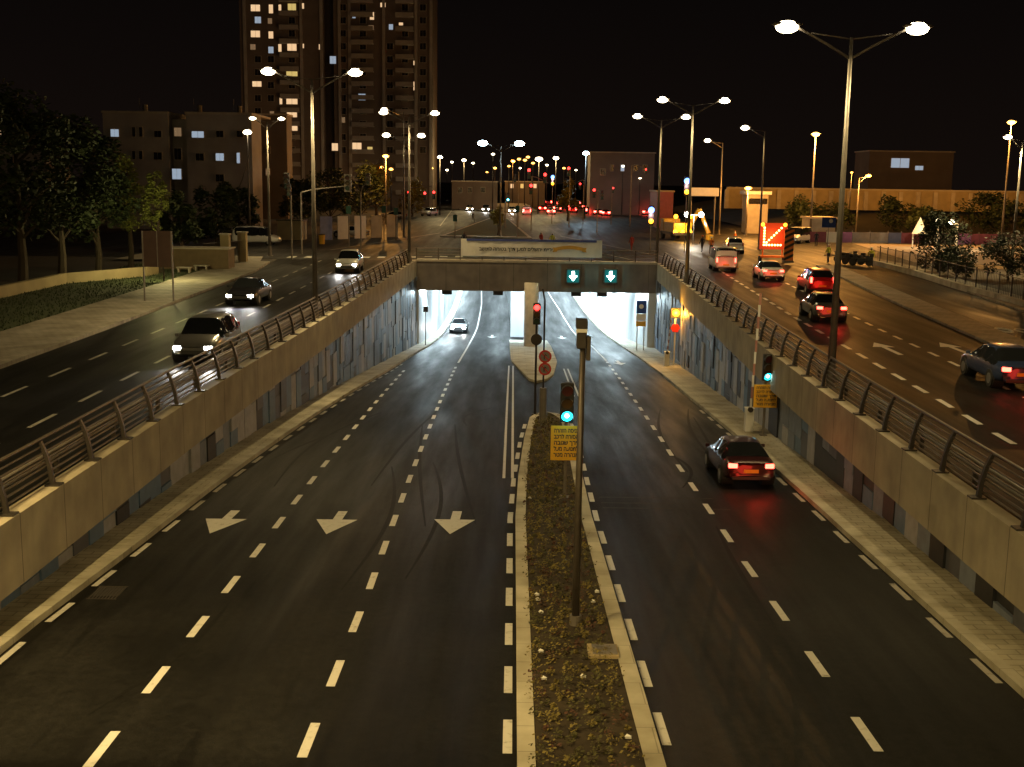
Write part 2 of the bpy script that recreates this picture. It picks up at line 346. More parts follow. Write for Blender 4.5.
# portal returns
for xa, xb in ((ip(104.6, WL) - .3, TWL(104.6)), (TWR(104.6), ip(104.6, WR) + .3)):
    tw.add([(xa, 104.6, -8.2), (xb, 104.6, -8.2), (xb, 104.6, -2.565), (xa, 104.6, -2.565)], [(0, 1, 2, 3)])
tw.build('side_wall', 'twall', tb)
cw = MB()
def CL(Y): return ip(Y, L1) + 3.75
def CR(Y): return ip(Y, L1) + 5.5
ysC = yr(118, 320, 3); n = len(ysC)
vs = [(f(Y), Y, z(Y)) for f in (CL, CR) for z in (zl, lambda Y: min(-2.4, zl(Y) + 8)) for Y in ysC]
cw.add(vs, [(i + 1, i, n + i, n + i + 1) for i in range(n - 1)] + [(2 * n + i, 2 * n + i + 1, 3 * n + i + 1, 3 * n + i) for i in range(n - 1)] + [(0, 2 * n, 3 * n, n)])
cw.build('centre_wall', 'twall', tb)
tc_ = MB(); strip(tc_, lambda Y: TWL(Y) - .3, lambda Y: TWR(Y) + .3, yr(107, 320, 3), lambda Y: max(min(-2.5, zl(Y) + 5.9), -4.4) if Y < 190 else zl(Y) + 5.3)
tc_.build('ceiling', mat('tunnel_ceiling', (.3, .3, .3), .8), tb)
M['tubelight'] = glow('tunnel_light_panel', (.8, .95, 1.0), 9)
for i, Y in enumerate(yr(110, 215, 10)):
    for fx, s in ((lambda Y: (TWL(Y) + ip(Y, L1)) / 2 - 1.2, 1), (lambda Y: (CL(Y) + ip(Y, L1)) / 2 + 1, 1), (lambda Y: ip(Y, RL) - 2, 1), (lambda Y: ip(Y, RL) + 2.4, 1)):
        x = fx(Y); z = (max(min(-2.5, zl(Y) + 5.9), -4.4) if Y < 190 else zl(Y) + 5.3) - .16
        f = MB().box((x, Y, z), (.35, 1.8, .12)).build('light_fitting', 'galv', tb)
        MB().box((x, Y, z - .065), (.28, 1.7, .012)).build('lens', 'tubelight', f)
        outer = x < -3 or x > ip(Y, RL)
        lamp('AREA', 'tunnel_light', (x, Y, z - .12), (2700 if outer else 600) * (.4 if Y < 112 else 1), COOL, tb, shape='RECTANGLE', size=.3, size_y=1.8, rot=(R(-40) if Y < 112 else 0, (R(35) if x < 0 else R(-35)) if outer else 0, 0))
f = MB().box((.5, 110.5, -2.75), (1.2, .3, .14)).build('light_fitting', 'galv', tb)  # extra fitting and light, added to brighten the centre wall front
lamp('AREA', 'tunnel_light', (.5, 110.6, -2.9), 1500, COOL, tb, shape='RECTANGLE', size=1.2, size_y=.3, rot=(R(52), 0, 0))
# girder over the portal
br = empty('bridge', (0, 0, 0), label='dark concrete bridge girder across the tunnel mouth', cat='bridge')
gx0, gx1 = ip(104, BL) - .02, ip(105, BR) + .02
MB().box(((gx0 + gx1) / 2, 105.4, -1.3), (gx1 - gx0, 1.6, 2.55)).build('girder', 'conc_x', br)
MB().box(((gx0 + gx1) / 2, 105.25, .06), (gx1 - gx0, 1.4, .18)).build('coping', mat('coping', (.42, .37, .3), .8), br)
MB().box(((gx0 + gx1) / 2, 115, -2.2), (gx1 - gx0 + 8, 17, .5)).build('deck_slab', 'conc_x', br)
cp = MB(); cp.tube([(1.62, 103.9, zl(104) - .3), (1.62, 103.9, -1.75)], .64, 24); 
tag(cp.build('column', mat('column_concrete', (.74, .66, .58), .7), smooth=True), label='round pale concrete column at the tunnel mouth between carriageways', cat='column')
tip = MB(); poly = [(1.5, 71.2), (2.0, 71.6), (2.7, 76), (3.35, 87), (3.45, 104), (3.3, 112), (-.3, 112), (-.25, 104), (-.1, 87.5), (1.1, 72.2)]
def slab(poly, h, nm, m):
    # sloped slab following the road
    b = MB(); ylo, yhi = min(p[1] for p in poly), max(p[1] for p in poly)
    n = len(poly); dens = []
    for i in range(n):
        a, c = poly[i], poly[(i + 1) % n]
        for k in range(6): dens.append((a[0] + (c[0] - a[0]) * k / 6, a[1] + (c[1] - a[1]) * k / 6))
    yy = sorted(set([ylo + .01, yhi - .01] + yr(ylo + .01, yhi - .01, 1.5)))
    def xs(Y):
        r = []
        for i in range(len(dens)):
            a, c = dens[i], dens[(i + 1) % len(dens)]
            if (a[1] - Y) * (c[1] - Y) <= 0 and a[1] != c[1]: r.append(a[0] + (c[0] - a[0]) * (Y - a[1]) / (c[1] - a[1]))
        return min(r), max(r)
    X = {Y: xs(Y) for Y in yy}
    strip(b, lambda Y: X[Y][0], lambda Y: X[Y][1], yy, lambda Y: zl(Y) + h, side='ab')
    for Y, s in ((yy[0], 1), (yy[-1], -1)):
        b.add([(X[Y][0], Y, zl(Y) - .1), (X[Y][1], Y, zl(Y) - .1), (X[Y][1], Y, zl(Y) + h), (X[Y][0], Y, zl(Y) + h)], [(0, 1, 2, 3)])
    return S(b.build(nm, m))
slab(poly, .15, 'paved_island', 'kerb')
# planted median
MLo = [(-40, .2), (34, .16), (40, .27), (48, .54), (54, .85), (55.4, 1.15), (56, 1.6)]
MRo = [(-40, 2.62), (18, 2.56), (34, 2.44), (40, 2.5), (48, 2.62), (53, 2.6), (55.4, 2.3), (56, 1.75)]
ysM = yr(-20, 52, 2) + [53, 54, 55, 55.5, 56]
mk = MB(); 
strip(mk, MLo, lambda Y: min(ip(Y, MLo) + .30, (ip(Y, MLo) + ip(Y, MRo)) / 2), ysM, lambda Y: zl(Y) + .155, side='a')
strip(mk, lambda Y: max(ip(Y, MRo) - .33, (ip(Y, MLo) + ip(Y, MRo)) / 2), MRo, ysM, lambda Y: zl(Y) + .155, side='b')
S(mk.build('median_kerb', 'kerb'))
ms = MB(); strip(ms, lambda Y: ip(Y, MLo) + .29, lambda Y: ip(Y, MRo) - .32, yr(-20, 54.5, 1.5), lambda Y: zl(Y) + .13)
S(ms.build('median_soil', 'soil'))
gc = MB()
def leafclump(b, c, r, n, size, mi=0):
    for _ in range(n):
        d = Vector((random.gauss(0, 1), random.gauss(0, 1), random.gauss(0, 1))); d.normalize(); d *= r * random.random() ** .33
        p = Vector(c) + d; a = random.uniform(0, 6.28); t = random.uniform(-1.1, 1.1); q = size * random.uniform(.6, 1.3)
        u = Vector((math.cos(a), math.sin(a), math.sin(t) * .7)).normalized() * q; v_ = Vector((-math.sin(a) * math.cos(t), math.cos(a) * math.cos(t), math.sin(t))).normalized() * q * .55
        b.add([p - u, p - v_, p + u, p + v_], [(0, 1, 2, 3)], mi)
Y = 12.0
while Y < 54:
    for x in np.arange(ip(Y, MLo) + .42, ip(Y, MRo) - .42, .28):
        if random.random() < .97:
            mi = random.choices([0, 1, 2], [6, 4, 3])[0]; r = random.choice([.05, .09, .13, .2])
            leafclump(gc, (x + random.uniform(-.1, .1), Y + random.uniform(-.12, .12), zl(Y) + .15 + r * .5), r, 30, .036, mi)
    Y += .3
tag(gc.build('ground_cover', [mat('cover_olive', (.17, .135, .035), .8, var=.3), mat('cover_dark', (.07, .065, .02), .8), 'leafr']), kind='stuff', cat='ground cover', label='low olive and reddish ground cover planted on the median')
for i, (u, v) in enumerate([(538, 609), (537, 604), (541, 662), (544, 690), (583, 688), (628, 750), (597, 601), (593, 611), (541, 622), (528, 466), (530, 505)]):
    d = 0
    for k in range(4): X, Yy = P(u, v, zl(20 + d)); d = Yy - 20
    X = max(.6, min(2.2, X))
    b = MB(); z = zl(Yy) + .24
    b.add([(X - .07, Yy, z), (X - .02, Yy + .05, z + .03), (X + .06, Yy + .02, z), (X + .01, Yy - .05, z + .015)], [(0, 1, 2, 3)]).box((X, Yy, z - .02), (.1, .03, .02))
    tag(b.build('litter', 'white'), label='scrap of pale litter lying among the median plants', cat='litter', group='scraps of litter on the median')
mh = empty('access_cover', (1.92, 22.6, zl(22.6) + .14), label='grey square utility cover set in the median beside the right kerb', cat='cover')
MB().box((0, 0, .03), (.62, .62, .08)).build('cover_frame', 'stone2', mh, bevel=.01); MB().box((.03, 0, .075), (.5, .5, .03)).build('cover_plate', 'galv', mh, bevel=.01)

# ------------------------------------------------------------------ road markings
pm = MB(); pw = MB()
def dash(b, line, Y, l, wd, zf=zl, dz=.008):
    f = line if callable(line) else (lambda Y: ip(Y, line)); n = 3
    vs = []
    for k in range(n + 1):
        y = Y - l / 2 + l * k / n
        vs += [(f(y) - wd / 2, y, zf(y) + dz), (f(y) + wd / 2, y, zf(y) + dz)]
    b.add(vs, [(2 * i, 2 * i + 1, 2 * i + 3, 2 * i + 2) for i in range(n)])
for k in range(-8, 22):
    dash(pm, L1, 18.65 + 3 * k, 1.35, .17)
    if 18.2 + 3 * k < 80: dash(pm, L2, 18.2 + 3 * k, 1.35, .17)
y = 19.6 - 3.35 * 8
while y < 92: dash(pm, RL, y, 1.4, .17); y += 3.3
y = 3.6
while y < 53:
    dash(pm, lambda Y: ip(Y, MLo) - .16, y, 1.35, .16); dash(pm, lambda Y: ip(Y, MRo) + .16, y + .4, 1.35, .16)
    y += 2.55
y = 4.6
while y < 84:
    dash(pm if y < 35 else pw, lambda Y: ip(Y, KL) + .16, y, 1.3, .15); y += 2.55
y = 4.4
while y < 60:
    dash(pw, lambda Y: ip(Y, KR) - .16, y, 1.3, .15); y += 2.55
for ln in (L1, RL):
    for y in yr(88 if ln is L1 else 92, 300, 4): dash(pm, ln, y, 4.02, .15)
for dx in (-.12, .18):
    for y in yr(42, 82, 4): dash(pm, lambda Y: -.12 + dx, y, 4.02, .1)
for dx in (0, .28):
    for y in yr(66, 80, 4): dash(pm, lambda Y: 3.45 + (Y - 66) * .012 + dx, y, 4.02, .1)
for X, Y in ((-8.42, 33.3), (-5.16, 33.4), (-1.68, 33.6)):     # arrows pointing towards us
    z = lambda y: zl(y) + .009
    pm.add([(X - .10, Y + .25, z(Y + .25)), (X + .18, Y + .25, z(Y + .25)), (X + .20, Y + 1.3, z(Y + 1.3)), (X - .08, Y + 1.3, z(Y + 1.3))], [(0, 1, 2, 3)])
    pm.add([(X - .02, Y - 1.45, z(Y - 1.45)), (X + .64, Y + .25, z(Y + .25)), (X - .58, Y + .25, z(Y + .25))], [(0, 1, 2)])
for X, Y in ((8.1, 88), (5.0, 118), (8.2, 140), (-2.1, 118), (-5.6, 130)):
    z = lambda y: zl(y) + .009
    pm.add([(X - .12, Y, z(Y)), (X + .12, Y, z(Y)), (X + .12, Y + 2.4, z(Y + 2.4)), (X - .12, Y + 2.4, z(Y + 2.4))], [(0, 1, 2, 3)])
    pm.add([(X, Y - 1.8, z(Y - 1.8)), (X + .5, Y, z(Y)), (X - .5, Y, z(Y))], [(0, 1, 2)])
dl = MB()
for yy, x1 in ((35.6, 6.9), (36.3, 6.3), (37.1, 6.6)):
    for k in range(8):
        xa, xb = 2.9 + (x1 - 2.9) * k / 8, 2.9 + (x1 - 2.9) * (k + 1) / 8
        dl.add([(xa, yy, zl(yy) + .006), (xb, yy, zl(yy) + .006), (xb, yy + .12, zl(yy + .12) + .006), (xa, yy + .12, zl(yy + .12) + .006)], [(0, 1, 2, 3)])
S(dl.build('dust_lines', mat('dust_on_road', (.035, .03, .02), .8, scale=6, c2=(.011, .0105, .01))))
for u, v in ((690, 385), (655, 372)):
    pass
z0 = lambda Y: 0
for base, ph in ((-16.62, 38.65), (-13.85, 38.0)):
    y = ph - 5 * 12
    while y < 103: dash(pw, lambda Y: base - max(0, Y - 60) * .006, y, 2.0, .14, z0); y += 4.0
y = 5
D1 = [(0, 13.3), (34, 14.32), (39.5, 14.58), (45, 14.76), (51, 14.96), (65, 15.45), (104, 17.5)]
D2 = [(0, 16.6), (41, 17.85), (46, 18.1), (59, 18.55), (104, 21)]
y = 6.2
while y < 103:
    dash(pm, D1, y, 1.5, .2, z0); dash(pm if y > 30 else pw, D2, y + .8, 1.3, .18, z0); y += 2.72
for (u, v, r_) in ((888, 349, 0), (956, 349, 0), (944, 318, 0)):   # lane arrows on the upper right road
    X, Y = P(u, v); 
    pm.add([(X - .12, Y - 1.8, .006), (X + .12, Y - 1.8, .006), (X + .12, Y + .6, .006), (X - .12, Y + .6, .006)], [(0, 1, 2, 3)])
    pm.add([(X - .5, Y + .6, .006), (X + .5, Y + .6, .006), (X, Y + 2.1, .006)], [(0, 1, 2)])
for (u, v) in ((984, 330), (1004, 331)):
    X, Y = P(u, v)
    for k in range(2):
        pm.tube([(X + .35 * math.cos(a) + k * 1.0, Y + .8 * math.sin(a), .008) for a in np.linspace(0, 6.28, 13)], .04, 4, cap=False)
for i in range(9):   # crossing blocks at the junction on the left
    X, Y = P(335 + i * 15.5, 257.5 - i * .1) if i > 1 else P(292 + i * 17, 257)
    pm.add([(X - .35, Y - .9, .006), (X + .35, Y - .9, .006), (X + .35, Y + .9, .006), (X - .35, Y + .9, .006)], [(0, 1, 2, 3)])
for a, b_ in (((232, 250), (330, 250)), ((330, 250), (440, 233)), ((560, 236), (690, 262)), ((440, 226), (452, 210)), ((545, 240), (640, 262))):
    A = Vector(P(*a)); B = Vector(P(*b_)); d = (B - A).normalized(); nrm = Vector((-d.y, d.x)) * .09
    q = [A + nrm, A - nrm, B - nrm, B + nrm]; pw.add([(p.x, p.y, .007) for p in q], [(0, 1, 2, 3)])
sk = MB(); rs_ = random.Random(11)
def skid(x0, y0, dx, L_, wd, c):
    n = 14; vs = []
    for i in range(n + 1):
        q = i / n; X = x0 + dx * q + c * math.sin(q * math.pi); Y = y0 + L_ * q; w2 = wd / 2 * math.sin(max(.04, min(.96, q)) * math.pi) ** .5
        vs += [(X - w2, Y, zl(Y) + .004), (X + w2, Y, zl(Y) + .004)]
    sk.add(vs, [(2 * i, 2 * i + 1, 2 * i + 3, 2 * i + 2) for i in range(n)])
for i in range(12):
    x = rs_.choice([rs_.uniform(-9, -.6), rs_.uniform(3.2, 9)]); y = rs_.uniform(14, 75); dx = rs_.uniform(-1.6, 1.6); c = rs_.uniform(-.8, .8); L_ = rs_.uniform(6, 20)
    x = min(max(x, -9 if x < 0 else 4.6), -2 if x < 0 else 8.2)
    skid(x, y, dx, L_, .13, c); skid(x + 1.45, y + rs_.uniform(-1, 1), dx, L_, .13, c) if rs_.random() < .5 and not (-1.6 < x < 3 or x > 6.5) else None
S(sk.build('tyre_marks', mat('tyre_rubber_marks', (.0076, .0073, .0069), .65, scale=3, var=.25, spec=.10)))
for n_ in ('road_paint', 'worn_paint'):
    for nd in bpy.data.materials[n_].node_tree.nodes:
        if nd.type == 'VALTORGB':
            nd.color_ramp.elements[0].position = .36; nd.color_ramp.elements[1].position = .46
            e = nd.color_ramp.elements.new(.30); e.color = (.05, .045, .04, 1)
        if nd.type == 'TEX_NOISE': nd.inputs['Scale'].default_value = 5; nd.inputs['Detail'].default_value = 10; nd.inputs['Roughness'].default_value = .75
S(pm.build('road_markings', 'paint')); S(pw.build('worn_road_markings', 'paint_dim'))
dg_ = empty('drain_grate', (-9.45, 26.4, zl(26.4) + .006), label='dark metal drain grate by the left kerb of the underpass', cat='drain')
b = MB(); 
for k in range(9): b.box((-.3 + k * .075, 0, .005), (.035, .8, .014))
b.box((0, .42, .005), (.7, .05, .014)).box((0, -.42, .005), (.7, .05, .014)); b.build('grate_bars', 'darksteel', dg_)
MB().box((0, 0, -.001), (.66, .82, .004)).build('pit', 'black', dg_)

# ------------------------------------------------------------------ retaining walls with beams and panels
def retaining(W, B, side, label):
    t = empty('retaining_wall', (0, 0, 0), label=label, cat='wall')
    s = side
    bm = MB(); ysW = yr(-40, 104.55, 2.0); n = len(ysW)
    f = lambda Y: ip(Y, B)
    ring = lambda Y: [(f(Y), Y, .12), (f(Y), Y, -1.42), (f(Y) + s * .9, Y, -1.42), (f(Y) + s * .9, Y, -.1), (f(Y) + s * .42, Y, -.02), (f(Y) + s * .42, Y, .12)]
    vs = [p for Y in ysW for p in ring(Y)]; k = 6
    fs = [(i * k + j, i * k + (j + 1) % k, (i + 1) * k + (j + 1) % k, (i + 1) * k + j) for i in range(n - 1) for j in range(k)]
    if s < 0: fs = [q[::-1] for q in fs]
    bm.add(vs, fs + [tuple(range(k)), tuple(range((n - 1) * k, n * k))]); bm.build('beam', 'conc', t)
    bk = MB(); g_ = lambda Y: ip(Y, W)
    vs = [(g_(Y) + s * .12, Y, zl(Y) - .2) for Y in ysW] + [(g_(Y) + s * .12, Y, -1.3) for Y in ysW]
    bk.add(vs, [(i, i + 1, n + i + 1, n + i) for i in range(n - 1)]); bk.build('backing', 'p0', t)
    pn = MB(); Y = 10.0; rnd = random.Random(5 if s < 0 else 9)
    while Y < 104:
        wd = 1.05; wd = min(wd, 104.5 - Y)
        zb = zl(Y + wd / 2) + .15; z = zb - .1
        ztop = -1.35; z = ztop - rnd.choice([.35, .8, 1.25]); cuts = [ztop, z]
        while cuts[-1] > zb: cuts.append(cuts[-1] - 1.8)
        for a, c in zip(cuts, cuts[1:]):
            c = max(c, zb - .05)
            if a - c < .1: continue
            dp = rnd.uniform(.0, .09); mi = rnd.choices([0, 1, 2, 3, 4], [4, 4, 3, 4, 1.5])[0]
            x0, x1 = g_(Y), g_(Y + wd)
            vs = []
            for yy, xx in ((Y + .012, x0), (Y + wd - .012, x1)):
                for zz in (a - .012, c + .012): vs += [(xx - s * dp, yy, zz), (xx + s * .1, yy, zz)]
            pn.add(vs, [(0, 2, 6, 4), (0, 1, 3, 2), (4, 6, 7, 5), (0, 4, 5, 1), (2, 3, 7, 6)], mi)
        Y += wd
    pn.build('cladding_panels', ['p0', 'p1', 'p2', 'p3', 'p4'], t)
retaining(WL, BL, -1, 'left retaining wall with concrete beam above grey and blue panels')
retaining(WR, BR, 1, 'right retaining wall with concrete beam above grey and blue panels')

def railing(B, side, label, ya=-8, yb=104):
    t = empty('railing', (0, 0, 0), label=label, cat='railing', group='steel railings along the underpass edges')
    s = side; f = lambda Y: ip(Y, B) + s * .18
    pts = []; Y = ya
    while Y < yb: pts.append(Y); Y += 2.45
    pb = MB(); pb.box((0, 0, .02), (.34, .3, .04)); 
    # curved tapered fin
    fin = [(-.02, .03), (.1, .03), (.12, .35), (.2, .7), (.32, 1.02), (.24, 1.04), (.12, .75), (.03, .4)]
    n = len(fin); vs = [(s * x, -.05, z) for x, z in fin] + [(s * x, .05, z) for x, z in fin]
    pb.add(vs, [tuple(range(n)), tuple(range(2 * n - 1, n - 1, -1))] + [(i, n + i, n + (i + 1) % n, (i + 1) % n) for i in range(n)])
    first = None
    for Y in pts:
        if first is None: first = o = pb.build('post', 'darksteel', t)
        else: o = first.copy(); col.objects.link(o); o.parent = t
        o.location = (f(Y), Y, .12)
    for dx, dz, rr in ((.12, .16, .028), (.13, .31, .028), (.15, .46, .028), (.18, .61, .028), (.22, .76, .028), (.26, .9, .028), (.30, 1.06, .045)):
        MB().tube([(f(Y) + s * dx, Y, .12 + dz) for Y in yr(ya, pts[-1], 2.45)], rr, 8).build('handrail' if rr > .03 else 'rail', 'steel', t, smooth=True)
    return t
railing(BL, -1, 'steel railing on top of the left retaining wall')
railing(BR, 1, 'steel railing on top of the right retaining wall')
# outer guard rail behind, low concrete kerb
for B, s, lb in ((BL, -1, 'low steel guard rail between left railing and upper road'), (BR, 1, 'low steel guard rail between right railing and upper road')):
    t = empty('guard_rail', (0, 0, 0), label=lb, cat='guard rail'); f = lambda Y: ip(Y, B) + s * .72
    for zz in (.45, .62):
        MB().tube([(f(Y), Y, zz) for Y in yr(-8, 100, 4)], .05, 8).build('rail', 'galv', t, smooth=True)
    ob = None
    for Y in yr(-8, 100, 4):
        if ob is None: ob = o = MB().box((0, 0, .3), (.1, .12, .64)).build('post', 'steel', t)
        else: o = ob.copy(); col.objects.link(o); o.parent = t
        o.location = (f(Y) + s * .06, Y, 0)
t = empty('railing', (0, 104.75, .15), label='steel railing across the bridge above the tunnel mouth', cat='railing')
for zz in (.2, .45, .7, 1.0): MB().tube([(gx0, 0, zz), (gx1, 0, zz)], .035 if zz < 1 else .045, 8).build('rail', 'galv', t, smooth=True)
ob = None
for X in yr(gx0, gx1, 2.0):
    if ob is None: ob = o = MB().box((0, 0, .5), (.08, .08, 1.0)).build('post', 'steel', t)
    else: o = ob.copy(); col.objects.link(o); o.parent = t
    o.location = (X, 0, 0)
# banner
bx0, bx1 = at(461, 104.6, 250), at(602, 104.6, 250); bzt, bzb = zat(530, 239.5, 104.5), zat(530, 256.8, 104.5)
bn = empty('banner', ((bx0 + bx1) / 2, 104.5, (bzt + bzb) / 2), label='long white printed banner tied to the bridge railing above the tunnel', cat='banner')
bw, bh = bx1 - bx0, bzt - bzb
b = MB(); k = 40
vs = [(-bw / 2 + bw * i / k, .03 * math.sin(i * 1.3), z * bh / 2) for z in (-1, 1) for i in range(k + 1)]
b.add(vs, [(i, i + 1, k + 2 + i, k + 1 + i) for i in range(k)]); bc = b.build('banner_cloth', 'bannerw', bn)
so_ = bc.modifiers.new('thick', 'SOLIDIFY'); so_.thickness = .01
MB().box((0, -.06, bh / 2 - .09), (bw * .92, .015, .2)).build('blue_band', 'bannerb', bn)
text_mesh('lettering', 'בשותל החוטב ךרד ןעמל םילשורי תייריע', .42, 'ink', bn, (-bw * .10, -.065, -.12), width=bw * .54)
rb = MB(); 
arc = [(-1.25 + 2.5 * i / 10, .22 * math.cos((i - 5) / 5 * 1.4)) for i in range(11)]
vs = [(x, -.07, z - .02 + .17) for x, z in arc] + [(x, -.07, z - .02 - .13) for x, z in arc]
rb.add(vs, [(i, i + 1, 12 + i, 11 + i) for i in range(10)])
for s in (-1, 1): rb.add([(s * 1.1, -.062, -.16), (s * 1.5, -.062, -.22), (s * 1.42, -.062, 0), (s * 1.5, -.062, .2), (s * 1.1, -.062, .16)], [(0, 1, 2, 3, 4)])
o = rb.build('ribbon_print', 'gold', bn); o.location = (bw * .27, -.01, -.1)

# ------------------------------------------------------------------ street lamps
M['lens_warm'] = glow('lamp_lens_warm', (1.0, .82, .52), 14)
M['lens_orange'] = glow('lamp_lens_orange', (1.0, .45, .08), 7)
M['lens_cool'] = glow('lamp_lens_cool', (.65, .9, 1.0), 42)
def street_lamp(x, y, h=12.2, arms=(-1, 1), alen=2.15, kind='warm', power=None, label='', group=None, z=0, rz=0, big=1.0, pm_='galv', lightkind='SPOT'):
    t = empty('street_lamp', (x, y, z), rz, label=label, cat='street lamp', group=group)
    MB().tube([(0, 0, 0), (0, 0, h * .5), (0, 0, h)], [.13 * (h / 12) + .02, .10, .06], 12).build('pole', pm_, t, smooth=True)
    MB().tube([(0, 0, 0), (0, 0, .9)], [.17, .15], 10).box((0, 0, .02), (.5, .5, .04)).build('base', pm_, t)
    c = {'warm': WARM, 'near': YWARM, 'orange': ORANGE, 'cool': BLUEW}[kind]; power = LAMP_W if power is None else power
    for s in arms:
        if s == 0:
            hx_, hz_ = 0, h
        else:
            hx_, hz_ = s * alen, h + .35
            pts = [(0, 0, h - .7), (s * alen * .35, 0, h - .25), (s * alen * .7, 0, h + .15), (s * (alen - .3), 0, h + .33)]
            MB().tube(pts, .045, 8).tube([(0, 0, h - .05), (s * alen * .62, 0, h + .13)], .025, 6).build('arm', pm_, t, smooth=True)
        hd = MB().ell((hx_, 0, hz_ + .05), (.42 * big, .2 * big, .09), n=14, m=6).build('lamp_head', pm_, t, smooth=True)
        MB().ell((hx_, 0, hz_ - .03), (.32 * big, .26 * big, .17 * big), n=14, m=6).build('lens', 'lens_' + kind.replace('near', 'warm'), hd, smooth=True)
        if power > 0:
            if lightkind == 'SPOT': lamp('SPOT', 'lamp_light', (hx_, 0, hz_ - .22), power / max(1, len(arms)), c, t, spot_size=R(158), spot_blend=.9, shadow_soft_size=.15)
            else: lamp('POINT', 'lamp_light', (hx_, -.9, hz_ - .3), power / max(1, len(arms)), c, t, shadow_soft_size=.15)
    return t
GL = 'double arm street lamps along the underpass walls'
def onL(Y): return ip(Y, BL) - .22
def onR(Y): return ip(Y, BR) + .22
street_lamp(onR(41.2) + .32, 41.2, 12.0, alen=2.2, label='nearest tall double armed street lamp, on the right wall', group=GL, z=.1, big=1.25, pm_='galv')
street_lamp(onL(59.8) - .28, 59.8, 11.9, label='tall double armed street lamp on the left wall, nearest on that side', group=GL, z=.1, big=1.15, power=15000)
street_lamp(onR(83.7), 83.7, 12.4, label='second double armed street lamp along the right wall', group=GL, z=.1, big=1.2)
street_lamp(onL(100.7), 100.7, 12.2, label='double armed street lamp where the left wall meets the bridge', group=GL, z=.1, big=1.2)
street_lamp(onR(105), 106.8, 12.6, label='double armed street lamp where the right wall meets the bridge', group=GL, z=0, big=1.3)
street_lamp(onL(18), 17.5, 12.2, label='double armed street lamp on the left wall beside the viewer', group=GL, z=.1, power=19000, kind='near')
street_lamp(onR(-2), -1.0, 12.2, label='double armed street lamp on the right wall behind the viewer', group=GL, z=.1, power=15000, kind='near')
street_lamp(-6.2, -9, 12.5, label='tall street lamp over the left carriageway behind the viewer', group=GL, power=9000, lightkind='POINT', kind='near')
street_lamp(8.6, -11, 12.5, label='tall street lamp over the right carriageway behind the viewer', group=GL, power=8000, lightkind='POINT', kind='near')
street_lamp(33.5, 60, 11, arms=(0,), kind='orange', big=1.2, label='orange street lamp on the right pavement beyond the frame edge', power=8000, z=.1)
street_lamp(-25, 34, 11, arms=(0,), big=1.2, label='street lamp on the left verge beyond the frame edge', power=9000, z=.1)
street_lamp(-26, -3, 12.2, label='street lamp on the left sidewalk behind the viewer', group=GL, power=3000, z=.1)
def lampuv(u, vtop, vbase, Y=None, **k):
    X, Y = P(u, vbase) if Y is None else (at(u, Y, vbase), Y)
    h = zat(u, vtop, Y); return street_lamp(X, Y, h, **k)
GF = 'street lamps around the junction'
lampuv(719, 143, 230, Y=168, arms=(-1,), big=1.5, group=GF, label='single armed street lamp beyond the amber work truck', power=3300)
lampuv(759, 131, 250, arms=(-1,), big=1.5, group=GF, label='single armed street lamp beside the lit arrow board', power=5720)
lampuv(810, 134, 236, Y=150, arms=(0,), kind='orange', big=1.6, group=GF, label='tall orange street lamp right of the arrow board', power=1.5*11440, lightkind='POINT')
lampuv(746, 188, 232, Y=165, arms=(0,), kind='orange', big=1.5, group=GF, label='short orange lamp in front of the pale kiosk tower', power=5720, lightkind='POINT')
lampuv(855, 178, 246, Y=160, arms=(1,), alen=1.2, kind='orange', big=1.2, group=GF, label='small orange lamp behind the motorcycles', power=4840, lightkind='POINT')
lampuv(1001, 122, 245, arms=(0,), kind='orange', big=1.6, group=GF, label='tall orange street lamp at the right edge beyond the fence', power=11000, lightkind='POINT')
lampuv(1010, 141, 283, Y=98, arms=(-1, 1), alen=1.2, big=1.1, group=GF, label='white street lamp at the right edge near the dark shrub', power=12000)
lampuv(250, 132, 240, arms=(0,), big=1.6, group=GF, label='street lamp by the white minivan with a cable hanging from it', power=5720)
lampuv(270, 122, 256, arms=(-1, 1), alen=1.3, big=1.0, group=GF, label='thin double street lamp at the corner right of the minivan', power=4840)
lampuv(404, 138, 237, arms=(-1, 1), big=1.6, group=GF, label='double armed street lamp beyond the left end of the bridge', power=5720)
lampuv(404, 112, 222, Y=185, arms=(-1,), alen=3, big=1.7, group=GF, label='far tall lamp showing above the junction signals', power=3960)
lampuv(500, 146, 236, Y=150, arms=(-1, 1), alen=2.3, kind='cool', big=2.0, group=GF, label='bluish white double street lamp on the traffic island', power=8360)
lampuv(386, 156, 222, Y=190, arms=(0,), kind='orange', big=1.6, group=GF, label='orange street lamp in front of the tower block', power=5280, lightkind='POINT')
FAR = [(509, 166, 'orange', 300, 1.3), (533, 163, 'orange', 310, 1.5), (547, 165, 'warm', 320, 1.3), (564, 168, 'orange', 300, 1.3), (576, 170, 'warm', 330, 1.1), (520, 168, 'warm', 380, 1.3), (487, 172, 'orange', 360, 1.2), (432, 168, 'orange', 300, 1.1), (640, 178, 'warm', 260, .9), (440, 157, 'warm', 240, 1.7), (464, 160, 'warm', 300, 1.8), (452, 162, 'warm', 340, 1.4), (473, 163, 'warm', 360, 1.4), (493, 154, 'warm', 280, 1.3), (495, 168, 'orange', 330, 1.6), (513, 161, 'orange', 320, 1.8), (519, 159, 'orange', 350, 1.8),
       (525, 160, 'orange', 300, 1.6), (528, 157, 'orange', 380, 2), (539, 159, 'warm', 260, 2.6), (556, 158, 'warm', 280, 2.2), (586, 153, 'cool', 230, 2.0), (391, 169, 'orange', 230, 1.4), (382, 167, 'orange', 260, 1.3), (623, 166, 'warm', 260, 1.1), (603, 175, 'cool', 300, .9), (447, 170, 'warm', 420, 1.6)]
tmpl = {}
